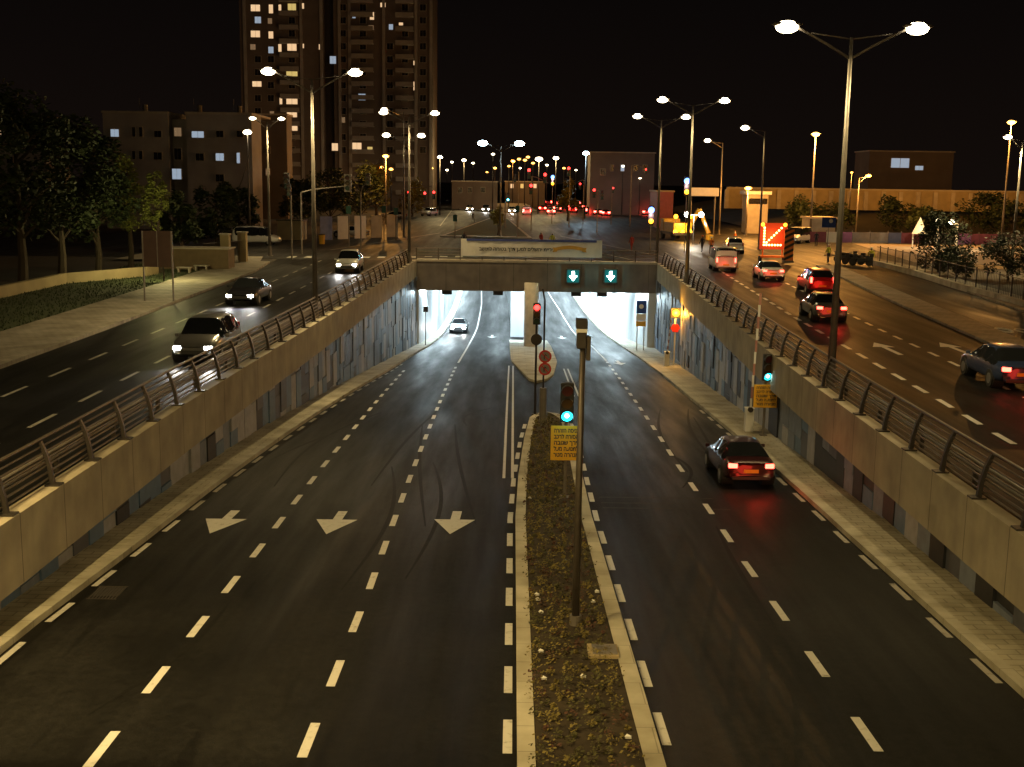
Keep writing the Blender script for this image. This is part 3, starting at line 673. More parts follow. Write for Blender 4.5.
for u, v, k, Y, bg in FAR:
    X = at(u, Y, v); h = zat(u, v, Y)
    o = street_lamp(X, Y, h, arms=(0,), kind=k, big=bg, power=3600 if u in (513, 539, 556, 586, 440, 464, 382) else 0, lightkind='POINT', pm_='darksteel', label='far small street lamp glowing above the street beyond the junction', group='far street lamps beyond the junction')

# ------------------------------------------------------------------ traffic signals
M['off_r'] = mat('dark_red_lens', (.08, .005, .005), .3); M['off_y'] = mat('dark_amber_lens', (.08, .04, .005), .3); M['off_g'] = mat('dark_green_lens', (.005, .05, .03), .3)
M['on_r'] = glow('red_signal_light', (1.0, .035, .03), 6); M['on_g'] = glow('green_signal_light', (.02, .8, .95), 3); M['on_y'] = glow('amber_signal_light', (1, .38, .02), 6); M['on_b'] = glow('blue_beacon_light', (.12, .3, 1), 6)
M['on_gc'] = glow('green_signal_core', (.75, 1, 1), 26)
def head(parent, x, y, z, lit, s=1.0, yaw=0, back=False, lx=0, lw=14):
    hb_ = MB(); rot = Matrix.Rotation(yaw, 3, 'Z'); off = Vector((x, y, z))
    hb_.box((0, 0, 0), (.34 * s, .2 * s, 1.0 * s))
    h_ = hb_.build('signal_head', 'black', parent, bevel=.03 * s); h_.location = off; h_.rotation_euler = (0, 0, yaw)
    for i, k in enumerate('ryg'):
        zz = (.32 - .32 * i) * s; n = 10
        vs = []; 
        for yy in (-.1 * s, -.34 * s):
            for j in range(n + 1):
                a = math.pi * j / n * 1.25 - math.pi * .125; rr = .15 * s
                vs.append((rr * math.cos(a), yy, zz + rr * math.sin(a)))
        v = MB().add(vs, [(j, j + 1, n + 2 + j, n + 1 + j) for j in range(n)]).build('visor', 'black', h_)
        on = (lit == k)
        MB().tube([(0, -.095 * s, zz), (0, -.125 * s, zz)], .145 * s, 16).build('lens', ('on_' if on else 'off_') + k, h_)
        if on:
            if k == 'g': MB().ell((0, -.14 * s, zz), (.05 * s, .04 * s, .05 * s), n=12, m=6).build('bulb', 'on_gc', h_, smooth=True)
            lamp('POINT', 'signal_light', (lx, -.35 * s, zz), lw * s, {'r': (1, .05, .03), 'g': (.05, .85, 1), 'y': (1, .45, .05)}[k], h_, shadow_soft_size=.1)
    return h_
def yellow_sign(parent, x, y, z, w_, h_):
    s_ = MB().box((x, y, z), (w_, .03, h_)).build('notice_sign', 'yellow', parent, bevel=.01)
    rows = ['הרהזה הסינכ', 'בכרל הרוסא', 'הבוגש ךרד', 'לעמ העונתל', 'רטמ הרהנמ'][:5]
    for i, r_ in enumerate(rows):
        text_mesh('sign_text', r_, h_ * .17, 'ink', s_, (x, y - .02, z + h_ * (.36 - .175 * i)), width=w_ * .8)
    return s_
def signal(x, y, z, lit, hh, label, cat='traffic light', s=1.0, pole=None, group=None, mat_='galv', yaw=0, lx=0, lw=14):
    t = empty('traffic_light', (x, y, z), label=label, cat=cat, group=group)
    MB().tube([(0, .14 * s, 0), (0, .14 * s, hh)], .055, 10).box((0, .14, .02), (.3, .3, .04)).build('pole', mat_, t)
    head(t, 0, 0, hh - .5 * s, lit, s, yaw, lx=lx, lw=lw); return t
# green signal in the median with the yellow notice
t = signal(1.74, 36.4, zl(36.4) + .12, 'g', 3.75, 'green traffic light with yellow notice board on the planted median', s=1.25, lw=6)
yellow_sign(t, .0, -.05, 1.82, .98, 1.12)
# red signal
t = signal(1.12, 55.0, zl(55) + .12, 'r', 5.35, 'red traffic light on the tip of the planted median', s=1.0, mat_='darksteel')
MB().tube([(0, -.1, 3.65), (0, -.16, 3.65)], .27, 20).build('round_sign', 'darksteel', t)
t = empty('sign_post', (1.42, 52.6, zl(52.6) + .12), label='thin dark post with two round no turn signs on the median tip', cat='sign post')
MB().tube([(0, 0, 0), (0, 0, 5.6), (-.1, 0, 6.1)], .04, 8).build('pole', 'darksteel', t); MB().tube([(0, 0, 0), (0, 0, 1.6)], .16, 12).build('base', 'galv', t)
for zz in (3.05, 2.48):
    sgn = MB().tube([(.06, -.05, zz), (.06, -.08, zz)], .29, 24).build('round_sign', 'red', t)
    MB().tube([(.06, -.081, zz), (.06, -.09, zz)], .21, 24).build('sign_face', mat('dim_face', (.2, .17, .16), .6), sgn)
    MB().box((.06, -.1, zz), (.46, .01, .05), rot=(0, R(45), 0)).build('slash', 'red', sgn)
    MB().tube([(.02, -.098, zz - .12), (.02, -.098, zz + .06), (.07, -.098, zz + .1), (.12, -.098, zz + .03)], .022, 6).build('arrow', 'black', sgn)
# camera mast
t = empty('camera_mast', (1.45, 24.3, zl(24.3) + .1), label='tall grey mast with enforcement camera box standing in the median', cat='mast')
MB().tube([(0, 0, 0), (0, 0, 3), (0.02, 0, 6.4)], [.085, .075, .06], 12).build('pole', 'steel', t, smooth=True)
MB().tube([(0, 0, 0), (0, 0, .25)], .13, 12).build('base', 'galv', t)
MB().box((-.02, -.05, 6.28), (.2, .34, .34)).build('camera_housing', 'darksteel', t, bevel=.02); MB().box((.13, .02, 6.1), (.09, .22, .5)).build('bracket', 'steel', t, bevel=.01)
MB().box((-.02, -.04, 6.62), (.24, .3, .2)).build('flash_unit', 'darksteel', t, bevel=.02); MB().box((-.02, -.12, 6.48), (.22, .12, .12)).build('light_bar', 'white', t)
# right side green signal, sign, gate
t = signal(11.02 - .2, 49.3, zl(49.3) + .15, 'g', 3.55, 'green traffic light with yellow notice board by the right wall', s=1.15, lx=.5, lw=420)
yellow_sign(t, -.02, -.12, 1.75, 1.05, 1.0)
def gate(x, y, label, L=4.6, tilt=.02):
    t = empty('barrier_gate', (x, y, zl(y) + .15), label=label, cat='barrier', group='raised barrier gates on the right sidewalk')
    MB().box((0, 0, .5), (.36, .36, 1.0)).box((0, 0, 1.03), (.42, .42, .06)).build('cabinet', 'white', t, bevel=.03)
    a = MB(); k = 10
    for i in range(k): a.box((tilt * i, -.24, 1.0 + L * (i + .5) / k), (.09, .05, L / k), i % 2)
    a.build('boom', ['white', mat('faded_red', (.42, .2, .17), .6)], t); MB().tube([(0, -.28, 1.0), (0, -.15, 1.0)], .12, 12).build('hinge', 'darksteel', t)
    return t
gate(10.42, 50.6, 'nearer raised barrier gate with white cabinet on right sidewalk', L=5.1)
gate(11.15, 84.0, 'farther raised barrier gate below the flashing amber light', L=2.4)
t = empty('warning_light', (11.75, 84.6, zl(84.6) + .15), label='flashing amber warning light over a red sign by the right wall', cat='warning light')
MB().tube([(0, 0, 0), (0, 0, 4.0)], .06, 10).build('pole', 'white', t); MB().box((0, -.08, 3.85), (.75, .1, .75)).build('backboard', 'black', t, bevel=.03)
MB().ell((0, -.2, 3.85), (.26, .1, .26), n=16, m=8).build('lens', 'on_y', t, smooth=True); MB().tube([(0, -.08, 2.75), (0, -.14, 2.75)], .34, 6).build('red_sign', 'red', t)
lamp('POINT', 'amber_light', (0, -.5, 3.85), 420, (1, .45, .05), t, shadow_soft_size=.2)
MB().box((1.0, 0, 3.6), (.5, .12, 1.2)).build('side_panel', mat('amber_panel', (.6, .3, .15), .5), t); MB().tube([(0, .1, 3.6), (1.0, .1, 3.6)], .03, 6).build('bracket', 'galv', t)
t = empty('direction_sign', (11.0, 100.5, zl(100.5) + .15), label='blue and yellow upright sign on white posts at the tunnel mouth', cat='sign')
for s in (-1, 1): MB().tube([(s * .3, .05, 0), (s * .3, .05, 4.3)], .05, 8).build('post', 'white', t)
MB().box((0, 0, 3.75), (.85, .06, 1.1), 0).build('blue_panel', 'blue', t); MB().box((0, 0, 2.85), (.85, .06, .6)).build('pale_panel', 'bannerw', t); MB().box((0, 0, 2.3), (.85, .06, .45)).build('yellow_panel', 'yellow', t)
MB().tube([(0, -.035, 3.8), (0, -.045, 3.8)], .2, 16).build('symbol', 'white', t)
t = empty('tunnel_sign', (-7.7, 103.2, zl(103.2) + .15), label='small dark sign on a thin post at left of tunnel mouth', cat='sign')
MB().tube([(0, 0, 0), (0, 0, 3.1)], .045, 8).build('post', 'galv', t); MB().box((0, -.05, 3.2), (.42, .08, .5)).build('sign_panel', 'darksteel', t, bevel=.02)
# lane control signals on the girder
M['lane_face'] = glow('lane_signal_face', (.0, .12, .12), .7)
for u, lb in ((573, 'green arrow lane signal on the girder, left one'), (610.5, 'green arrow lane signal on the girder, right one')):
    t = empty('lane_signal', (at(u, 104.5, 275), 104.4, zat(u, 276, 104.5)), label=lb, cat='lane signal', group='lane signals above the right carriageway')
    MB().box((0, 0, 0), (1.25, .3, 1.3)).build('housing', 'steel', t, bevel=.03); MB().box((0, -.16, 0), (1.05, .02, 1.1)).build('face', 'lane_face', t)
    a = MB(); a.add([(-.12, -.18, .42), (-.12, -.18, 0), (-.36, -.18, 0.05), (0, -.18, -.42), (.36, -.18, 0.05), (.12, -.18, 0), (.12, -.18, .42)], [(0, 1, 2, 3, 4, 5, 6)])
    a.build('arrow', 'on_gc', t); lamp('POINT', 'signal_light', (0, -.6, 0), 18, (.1, .9, .9), t)
for i, (u, v) in enumerate(((447, 289), (498, 290), (576, 293), (602, 293))):
    t = empty('tunnel_camera', (at(u, 106.6, v), 106.6, -2.9), label='small dark camera box hanging under the tunnel mouth', cat='camera', group='camera boxes under the girder')
    MB().box((0, 0, 0), (.9, .5, .42)).build('housing', 'darksteel', t, bevel=.04); MB().tube([(0, 0, 0), (0, 0, .7)], .05, 8).build('hanger', 'galv', t)
# junction signals
def mast(u, v0, v1, heads_, arm=None, label='', lit=None, s=1.0, Y=None, **k):
    X, Yy = P(u, v0) if Y is None else (at(u, Y, v0), Y)
    h = zat(u, v1, Yy); t = empty('traffic_light', (X, Yy, 0), label=label, cat='traffic light', group='traffic lights at the junction')
    MB().tube([(0, 0, 0), (0, 0, h)], .08, 10).build('pole', 'galv', t)
    if arm:
        ax, az = at(arm[0], Yy, arm[1]) - X, zat(arm[0], arm[1], Yy); MB().tube([(0, 0, h - .05), (ax * .3, 0, h + (az - h) * .3 + .1), (ax, 0, az)], .06, 8).build('arm', 'galv', t)
    for (hu, hv, lt, fr) in heads_:
        hx_, hz_ = at(hu, Yy, hv) - X, zat(hu, hv, Yy)
        o = head(t, hx_, -.15, hz_, lt, s)
        if fr: MB().box((0, .0, 0), (.42 * s, .24 * s, 1.1 * s)).build('back_shield', 'galv', o)
    return t
mast(302, 254, 192, [(348, 183, None, True), (287, 181, None, False)], arm=(348, 186), label='mast arm traffic light reaching over the left road, seen from behind', s=1.5)
mast(361, 248, 192, [(368, 179, None, True)], arm=(368, 180), label='bent traffic light pole right of the white sedan', s=1.1)
mast(292, 262, 195, [(289, 190, None, False)], label='slim traffic light pole at the left corner', s=1.1, Y=104)
mast(402, 236, 190, [(409, 195, 'r', False), (425, 196, 'r', False), (434, 195, 'r', False)], arm=(432, 186), label='mast with red lights above the left crossing', s=1.2, Y=165)
mast(531, 232, 176, [(529, 173.5, 'r', False), (531, 189, 'r', False), (545, 178, 'r', False)], arm=(548, 183), label='tall mast with three red lights beyond the island', s=1.5, Y=170)
mast(569, 222, 168, [(568.6, 171.5, 'r', False)], label='red traffic light on a tall pole over the queue of cars', s=1.5, Y=185)
mast(597, 225, 190, [(594, 193, 'r', False), (602, 195, None, False)], arm=(600, 192), label='short red traffic light in front of the dark building', s=1.3, Y=165)
mast(630, 220, 165, [(645.8, 171, 'r', False)], arm=(645, 168), label='red traffic light left of the first right hand lamps', s=.8, Y=190)
mast(518, 226, 172, [(515, 178, None, False)], label='slim signal pole just left of the three red lights', s=1.2, Y=180)
mast(583, 224, 180, [(580, 186, 'r', False)], arm=(578, 182), label='small red traffic light between the queue and the brown building', s=1.1, Y=200)
mast(611, 223, 186, [(613, 190, 'r', False)], label='last small red traffic light before the brown building', s=1.0, Y=200)
mast(505, 224, 192, [(508, 197, 'g', False)], label='green traffic light right of the island lamp', s=1.2, Y=175)
for u, v, v0, Y, lb in ((650, 210, 252, 118, 'blue and amber flashing beacon pole beside the work truck'), (684.5, 181, 250, 122, 'higher blue and amber beacon pole behind the second right lamp'), (552, 177, 216, 200, 'far blue and amber beacon over the red queue')):
    X = at(u, Y, v0); t = empty('beacon_pole', (X, Y, 0), label=lb, cat='beacon'); h = zat(u, v, Y)
    MB().tube([(0, .1, 0), (0, .1, h)], .05, 8).build('pole', 'galv', t)
    MB().ell((0, 0, h), (.3, .2, .3), n=12, m=8).build('blue_lens', 'on_b', t, smooth=True); MB().ell((0, 0, h - 1.1), (.24, .18, .24), n=12, m=8).build('amber_lens', 'on_y', t, smooth=True)
    MB().box((0, .12, h - .55), (.5, .16, 2.0)).build('backboard', 'black', t); lamp('POINT', 'beacon_light', (0, -.4, h - .5), 120, (.8, .5, .5), t)
for u, v0, v1, Y, lb in ((455, 235, 214, 145, 'thin bollard pole on the near left of the island'), (384, 236, 205, 140, 'plain thin post behind the left trail of cars'), (396, 236, 207, 140, 'plain thin post left of the junction lamp'), (517, 236, 205, 148, 'slim sign post with green panel on the island'), (349, 250, 205, 124, 'thin grey post in front of the white sedan')):
    X = at(u, Y, v0); t = empty('post', (X, Y, 0), label=lb, cat='post'); h = zat(u, v1, Y)
    MB().tube([(0, 0, 0), (0, 0, h)], .06, 8).build('pole', 'galv', t); MB().box((0, -.06, h - .5), (.5, .04, .8)).build('sign_panel', mat('green_sign', (.02, .12, .09), .5), t)

# ------------------------------------------------------------------ vehicles
M['head_on'] = glow('headlight_lit', (1, .97, .9), 60); M['tail_on'] = glow('taillight_lit', (1, .05, .03), 16); M['tail_far'] = glow('taillight_bright', (1, .06, .04), 26); M['head_off'] = mat('headlight_unlit', (.4, .4, .42), .15); M['tail_off'] = mat('taillight_unlit', (.25, .01, .01), .2)
def paint(n, c): return mat('car_paint_' + n, c, .32, .2, var=.02, coat=.8)
SECS = {
 'sedan': [(-2.25, .38, .72, .86, .76, .66), (-2.12, .26, .80, .98, .86, .74), (-1.62, .22, .86, 1.03, .90, .74), (-1.0, .22, .88, 1.38, .91, .57), (-.3, .22, .88, 1.45, .91, .59), (.3, .22, .88, 1.42, .91, .58), (1.05, .22, .88, 1.0, .90, .72), (1.75, .24, .78, .88, .88, .72), (2.12, .28, .66, .74, .82, .68), (2.25, .38, .58, .64, .70, .58)],
 'suv': [(-2.25, .42, .85, 1.0, .80, .68), (-2.15, .3, .92, 1.2, .90, .70), (-1.85, .26, .96, 1.58, .92, .62), (-1.0, .26, .96, 1.68, .93, .66), (.0, .26, .96, 1.68, .93, .66), (.45, .26, .96, 1.62, .93, .65), (1.15, .26, .96, 1.1, .92, .74), (1.8, .28, .88, .98, .90, .74), (2.15, .32, .74, .84, .84, .70), (2.27, .42, .64, .7, .74, .6)],
 'van': [(-2.45, .42, .95, 1.3, .84, .74), (-2.38, .3, 1.0, 1.85, .93, .78), (-2.2, .26, 1.02, 1.95, .95, .8), (-1.0, .26, 1.02, 2.0, .95, .82), (.4, .26, 1.02, 2.0, .95, .82), (1.0, .26, 1.02, 1.9, .95, .8), (1.65, .26, 1.0, 1.15, .94, .78), (2.1, .28, .86, .98, .90, .74), (2.4, .32, .74, .84, .84, .7), (2.48, .42, .64, .7, .74, .6)]}
def car(x, y, rz, style='sedan', pt='white', hl=False, tl=False, label='', group=None, z=0, cat='car', tilt=0, far=False):
    names = {'van': 'van', 'suv': 'parked_car', 'sedan': 'sedan_car'}
    t = empty('van' if style == 'van' else 'car', (x, y, z), rz, label=label, cat=cat, group=group)
    t.rotation_euler = (tilt, 0, rz)
    S_ = SECS[style]; pm2 = M['paint_' + pt]
    def ring(s):
        Y, zl_, zb, zt, wb, wr = s
        h = [(wb * .92, zl_), (wb, zl_ + .16), (wb, (zl_ + zb) / 2 + .05), (wb * .97, zb), (wr, zt - .05), (wr * .82, zt)]
        return [(a, Y, b) for a, b in h] + [(-a, Y, b) for a, b in h[::-1]]
    b = MB(); rs = [ring(s) for s in S_]; k = 12
    b.add([p for r_ in rs for p in r_], [(i * k + j, i * k + (j + 1) % k, (i + 1) * k + (j + 1) % k, (i + 1) * k + j)[::-1] for i in range(len(rs) - 1) for j in range(k)] + [tuple(range(k))[::-1], tuple((len(rs) - 1) * k + j for j in range(k))])
    n = len(rs); cowl = 6; rr = 2 if style == 'sedan' else 1
    b.m = [0] * len(b.f)
    def fi(i, j): return i * k + j
    wins = [(fi(cowl - 1, 5), 1), (fi(rr, 5), 2)]
    b.m = [0] * len(b.f)
    bm_ = bmesh.new(); vv = [bm_.verts.new(v) for v in b.v]; ff = []
    for f_ in b.f: ff.append(bm_.faces.new([vv[q] for q in f_]))
    side = []
    for i in range(n - 1):
        for j in range(k):
            f_ = ff[fi(i, j)]
            if i == cowl - 1 and j in (4, 5, 6): f_.material_index = 1
            elif i == rr and j in (4, 5, 6): f_.material_index = 2
            elif rr + (0 if style == 'sedan' else 1) <= i < cowl and j in (3, 7): side.append(f_)
    for mi, fs_ in ((1, [f_ for f_ in bm_.faces if f_.material_index == 1]), (2, [f_ for f_ in bm_.faces if f_.material_index == 2])):
        if fs_: bmesh.ops.inset_region(bm_, faces=fs_, thickness=.05, depth=-.012)
    for f_ in bm_.faces:
        pass
    for f_ in side: f_.material_index = 3
    bmesh.ops.inset_individual(bm_, faces=side, thickness=.035, depth=-.012)
    # frames created by the insets keep body paint
    keep = set(f_.index for f_ in side)
    me_ = bpy.data.meshes.new('cage'); bm_.to_mesh(me_); bm_.free()
    oc = bpy.data.objects.new('cage', me_); col.objects.link(oc); ss = oc.modifiers.new('s', 'SUBSURF'); ss.levels = 1 if far else 2; ss.render_levels = ss.levels
    dg = bpy.context.evaluated_depsgraph_get(); dg.update(); m3 = bpy.data.meshes.new_from_object(oc.evaluated_get(dg)); bpy.data.objects.remove(oc)
    co = [v.co.copy() for v in m3.vertices]
    for mi, nm in ((0, 'body'), (1, 'windshield'), (2, 'rear_window'), (3, 'side_window')):
        q = MB(); mp_ = {}
        for p in m3.polygons:
            if p.material_index != mi: continue
            for vi in p.vertices:
                if vi not in mp_: mp_[vi] = len(q.v); q.v.append(tuple(co[vi]))
            q.f.append(tuple(mp_[vi] for vi in p.vertices)); q.m.append(0)
        q.build(nm, pm2 if mi == 0 else 'glass', t, smooth=True)
    bpy.data.meshes.remove(m3)
    L0, L1_ = S_[0][0], S_[-1][0]
    wy = (-1.38, 1.42)
    for yy in wy:
        for s in (-1, 1):
            w_ = MB().tube([(s * .68, yy, .33), (s * .93, yy, .33)], .33, 18).build('wheel', 'rubber', t)
            if not far: MB().tube([(s * .925, yy, .33), (s * .94, yy, .33)], .2, 12).build('rim', 'chrome', w_); MB().tube([(s * .5, yy, .36), (s * .885, yy, .36)], .41, 20).build('wheel_arch', 'black', t)
    for s in (-1, 1):
        MB().box((s * .6, L1_ - .05, .58 if style == 'sedan' else .66), (.3, .12, .13)).build('headlight', 'head_on' if hl else 'head_off', t, bevel=.02)
        if style == 'sedan': MB().box((s * .62, L0 + .03, .78), (.3, .12, .15) if not far else (.5, .14, .3)).build('taillight', ('tail_far' if far else 'tail_on') if tl else 'tail_off', t, bevel=.02)
        else: MB().box((s * .74, L0 + .05, .98), (.14, .12, .38) if not far else (.3, .14, .5)).build('taillight', ('tail_far' if far else 'tail_on') if tl else 'tail_off', t, bevel=.02)
        if hl and not far: lamp('SPOT', 'headlight_beam', (s * .6, L1_ + .15, .62), 170, (1, .96, .9), t, rot=(R(86), 0, 0), spot_size=R(80), spot_blend=.8, shadow_soft_size=.06)
    if hl and far: lamp('SPOT', 'headlight_beam', (0, L1_ + .15, .62), 700, (1, .96, .9), t, rot=(R(82), 0, 0), spot_size=R(80), spot_blend=.8, shadow_soft_size=.3)
    if tl: lamp('POINT', 'taillight_glow', (0, L0 - 1.3, .55), 26 if not far else 110, (1, .04, .02), t, shadow_soft_size=.3)
    if not far:
        MB().box((0, L0 - .01, .6), (.5, .02, .12)).build('number_plate', 'yellow', t); MB().box((0, L0 + .01, .36), (1.3, .12, .12)).build('bumper', 'black', t, bevel=.02)
        MB().box((0, L1_ + .0, .5), (.9, .03, .14)).build('grille', 'black', t)
        for s in (-1, 1): MB().box((s * 1.0, .78, .98), (.16, .1, .12)).build('mirror', pm2, t, bevel=.02)
    return t
for n_, c_ in (('white', (.75, .74, .72)), ('silver', (.42, .42, .43)), ('black', (.015, .015, .018)), ('maroon', (.035, .005, .006)), ('blue', (.03, .05, .12)), ('grey', (.12, .12, .12)), ('red', (.35, .015, .015))):
    M['paint_' + n_] = paint(n_, c_)
sl = lambda Y: math.atan((zl(Y + 2) - zl(Y - 2)) / 4)
# near car on the right lower lane (its lamps drew the long red line)
car(8.15, 41, 0, 'sedan', 'maroon', tl=True, label='dark red sedan with bright taillights heading down the right underpass lane', z=zl(41) + .01, tilt=sl(41))
car(-5.7, 124, math.pi, 'sedan', 'silver', hl=True, label='silver car with headlights on coming out of the tunnel', z=zl(124) + .01, tilt=-sl(124))
# upper left road, oncoming
car(-12.3, 47, math.pi, 'suv', 'grey', hl=True, label='grey car with headlights on nearest in the inner left upper lane')
car(-15.3, 68, math.pi - .02, 'sedan', 'black', hl=True, label='black car with headlights on in the middle left upper lane')
car(-12.8, 92, math.pi + .03, 'suv', 'white', hl=True, label='white car with headlights on near the left end of the bridge')
# upper right road, going away
def upcar(u, v, **k):
    X, Y = P(u, v); return car(X, Y, -.045, **k)
upcar(1000, 381, style='sedan', pt='blue', tl=True, label='dark blue sedan with lit taillights at the right edge of upper road')
upcar(822, 318, style='sedan', pt='grey', tl=True, label='grey sedan with lit taillights just left of the near lamp')
upcar(815, 292, style='suv', pt='red', tl=True, label='red car braking in the middle of the right upper road')
upcar(722, 270, style='van', pt='white', tl=True, label='white van with lit taillights beside the right railing', cat='van')
upcar(768, 279, style='sedan', pt='white', tl=True, label='white sedan with lit taillights passing the arrow board')
# stationary vehicles round the junction
X, Y = P(253, 246); car(X, Y + 2, -R(90), 'van', 'white', label='white minivan side on at the left side street', cat='van')
X, Y = P(348, 238); car(X, Y + 2, R(70), 'sedan', 'white', label='white sedan parked in front of the far left wall')
X, Y = P(737, 254); car(X, Y + 2, -.1, 'suv', 'white', tl=False, label='white car seen from behind between truck and arrow board')
X, Y = P(795, 243); car(X + .4, Y, math.pi - .6, 'van', 'white', label='white van parked behind the striped chevron panel', cat='van')
X, Y = P(394, 219); car(X, Y, R(100), 'sedan', 'grey', label='grey car parked beyond the left crossing, nearer one', far=True)
X, Y = P(429, 216); car(X, Y, R(160), 'suv', 'silver', label='silver car waiting left of the far headlights', far=True)
X, Y = P(200, 238); car(X, Y, R(60), 'van', 'white', label='pale van mostly hidden by the low wall on the left', cat='van')
X, Y = P(470, 211); car(X, Y, math.pi, 'sedan', 'white', hl=True, far=True, label='far oncoming car with bluish headlights, left one', group='far oncoming cars')
X, Y = P(486, 212); car(X, Y, math.pi, 'suv', 'grey', hl=True, far=True, label='far oncoming car with warm headlights, right one', group='far oncoming cars')
X, Y = P(512, 213); car(X, Y, math.pi, 'sedan', 'white', hl=True, far=True, label='far oncoming car with headlights right of the island', group='far oncoming cars')
X, Y = P(527, 215); car(X, Y, 0, 'van', 'white', tl=True, far=True, label='white van with taillights at the left end of the queue', group='queue of cars at the red lights', cat='van')
Q = [(543, 211, 'sedan', 'red', 'red sedan at the left of the waiting queue'), (557, 212, 'suv', 'black', 'black car second in the waiting queue'), (573, 213, 'suv', 'red', 'red car in the middle of the waiting queue'), (585, 209, 'sedan', 'grey', 'grey sedan half hidden in the waiting queue'), (598, 215, 'sedan', 'black', 'black sedan front of the waiting queue'),
     (612, 211, 'suv', 'silver', 'silver car at the right part of the queue'), (628, 209, 'sedan', 'black', 'black sedan at the right end of the queue'), (549, 205, 'suv', 'grey', 'small far grey car behind the queue, left'), (565, 205, 'sedan', 'silver', 'small far silver car behind the queue, middle'), (604, 205, 'sedan', 'blue', 'small far blue car behind the queue, right'),
     (577, 206, 'suv', 'black', 'small far black car behind the queue, between two others'), (619, 206, 'suv', 'white', 'small far white car at the back right of the queue'), (592, 204, 'sedan', 'red', 'small far red car at the very back of the queue'), (636, 212, 'suv', 'grey', 'grey car turning at the right end of the queue'), (535, 206, 'sedan', 'black', 'small far black car just behind the white van'),
     (551, 214.5, 'sedan', 'silver', 'silver sedan nearest at the left of the waiting queue'), (590, 214, 'suv', 'blue', 'dark blue car nearest in the middle of the queue'), (606, 216, 'sedan', 'red', 'red sedan nearest at the right of the queue'), (621, 214, 'suv', 'black', 'black car second row at the right of the queue'),
     (566, 209, 'sedan', 'black', 'black sedan in the second row of the queue'), (646, 215, 'sedan', 'silver', 'silver sedan alone at far right of the queue'), (560, 206.5, 'suv', 'red', 'far red car in the third row of the queue'), (598, 208, 'suv', 'white', 'far white car in the third row of the queue'), (611, 206, 'sedan', 'grey', 'far grey sedan in the last row of the queue')]
for u, v, st, pt, lb in Q:
    X, Y = P(u, v); car(X, Y, -.06 + random.uniform(-.05, .05), st, pt, tl=True, far=True, label=lb, group='queue of cars at the red lights')

# works truck
X, Y = P(678, 240); t = empty('work_truck', (X, Y, 0), label='yellow road works truck with amber lamps and raised boom', cat='truck'); t.rotation_euler = (0, 0, R(8))
ty = mat('truck_yellow', (.6, .36, .03), .4, coat=.4)
MB().box((0, 1, .85), (2.3, 6.5, .35)).build('chassis', 'darksteel', t); MB().box((0, 4.0, 1.75), (2.2, 1.7, 1.7)).build('cab', ty, t, bevel=.12)
MB().box((0, 4.87, 2.1), (1.9, .04, .7)).build('windshield', 'glass', t); MB().box((0, .4, 1.6), (2.3, 4.6, 1.2)).build('bed', ty, t, bevel=.05)
for yy in (-1, 3.7):
    for s in (-1, 1): MB().tube([(s * .8, yy, .5), (s * 1.15, yy, .5)], .5, 18).build('wheel', 'rubber', t)
for k, (sx, sz) in enumerate(((-.95, 3.0), (.95, 3.0), (-.95, 1.1), (0, 1.1), (.95, 1.1))):
    MB().ell((sx, -2.0, sz), (.28, .12, .28), n=12, m=8).build('beacon', 'on_y', t, smooth=True)
MB().tube([(-.95, -1.9, 1.5), (-.95, -1.9, 3.0)], .04, 6).tube([(.95, -1.9, 1.5), (.95, -1.9, 3.0)], .04, 6).build('lamp_bracket', 'galv', t)
lamp('POINT', 'amber_glow', (0, -3.2, 2.2), 700, (1, .5, .06), t, shadow_soft_size=.4)
MB().tube([(1.4, 0, 1.6), (2.5, -.5, 3.9)], .3, 8).tube([(2.5, -.5, 3.9), (3.6, -1.2, .9)], .26, 8).build('boom', ty, t); MB().box((3.7, -1.3, .4), (.7, .9, .7)).build('bucket', ty, t, bevel=.05)
X, Y = P(691, 243); t = empty('floodlight_stand', (X, Y - 1.5, 0), label='portable stand with two white floodlights at the road works', cat='floodlight')
MB().tube([(0, 0, 0), (0, 0, 3.4)], .05, 8).tube([(-.7, 0, 3.4), (.7, 0, 3.4)], .04, 8).build('stand', 'galv', t)
for s in (-1, 1):
    o = MB().box((s * .85, 0, 3.45), (.5, .2, .4)).build('lamp_housing', 'darksteel', t); MB().ell((s * .85, -.12, 3.45), (.3, .1, .3), n=12, m=8).build('lens', 'head_on', o, smooth=True)
lamp('POINT', 'flood_light', (0, -.8, 3.4), 1500, (1, .9, .7), t, shadow_soft_size=.3)
# arrow board
X, Y = P(772, 263); t = empty('arrow_board', (X, Y, 0), label='trailer board with lit orange arrow pointing down left', cat='arrow board')
M['amber_panel_lit'] = glow('lit_orange_panel', (.75, .09, .02), .3); M['dot'] = glow('arrow_lamp', (1, .55, .15), 14)
MB().box((0, 0, 2.45), (2.5, .12, 2.4)).build('panel', 'amber_panel_lit', t, bevel=.02)
dots = [(-.85, -.85 + .26 * i) for i in range(7)] + [(-.62 + .26 * i, -.85) for i in range(6)] + [(-.62 + .22 * i, -.62 + .22 * i) for i in range(7)]
for i, (dx, dz) in enumerate(dots): MB().ell((dx, -.09, 2.5 + dz), (.085, .05, .085), n=8, m=5).build('lamp_dot', 'dot', t)
for s in (-1, 1): MB().ell((s * 1.02, -.1, 3.5), (.17, .08, .17), n=12, m=8).build('beacon', 'on_y', t, smooth=True)
MB().box((0, .2, .6), (2.2, 1.4, .14)).box((-.9, .1, .95), (.1, .1, 1.0)).box((.9, .1, .95), (.1, .1, 1.0)).build('trailer_frame', 'orangep', t)
for s in (-1, 1): MB().tube([(s * 1.0, .2, .32), (s * 1.2, .2, .32)], .32, 14).build('wheel', 'rubber', t)
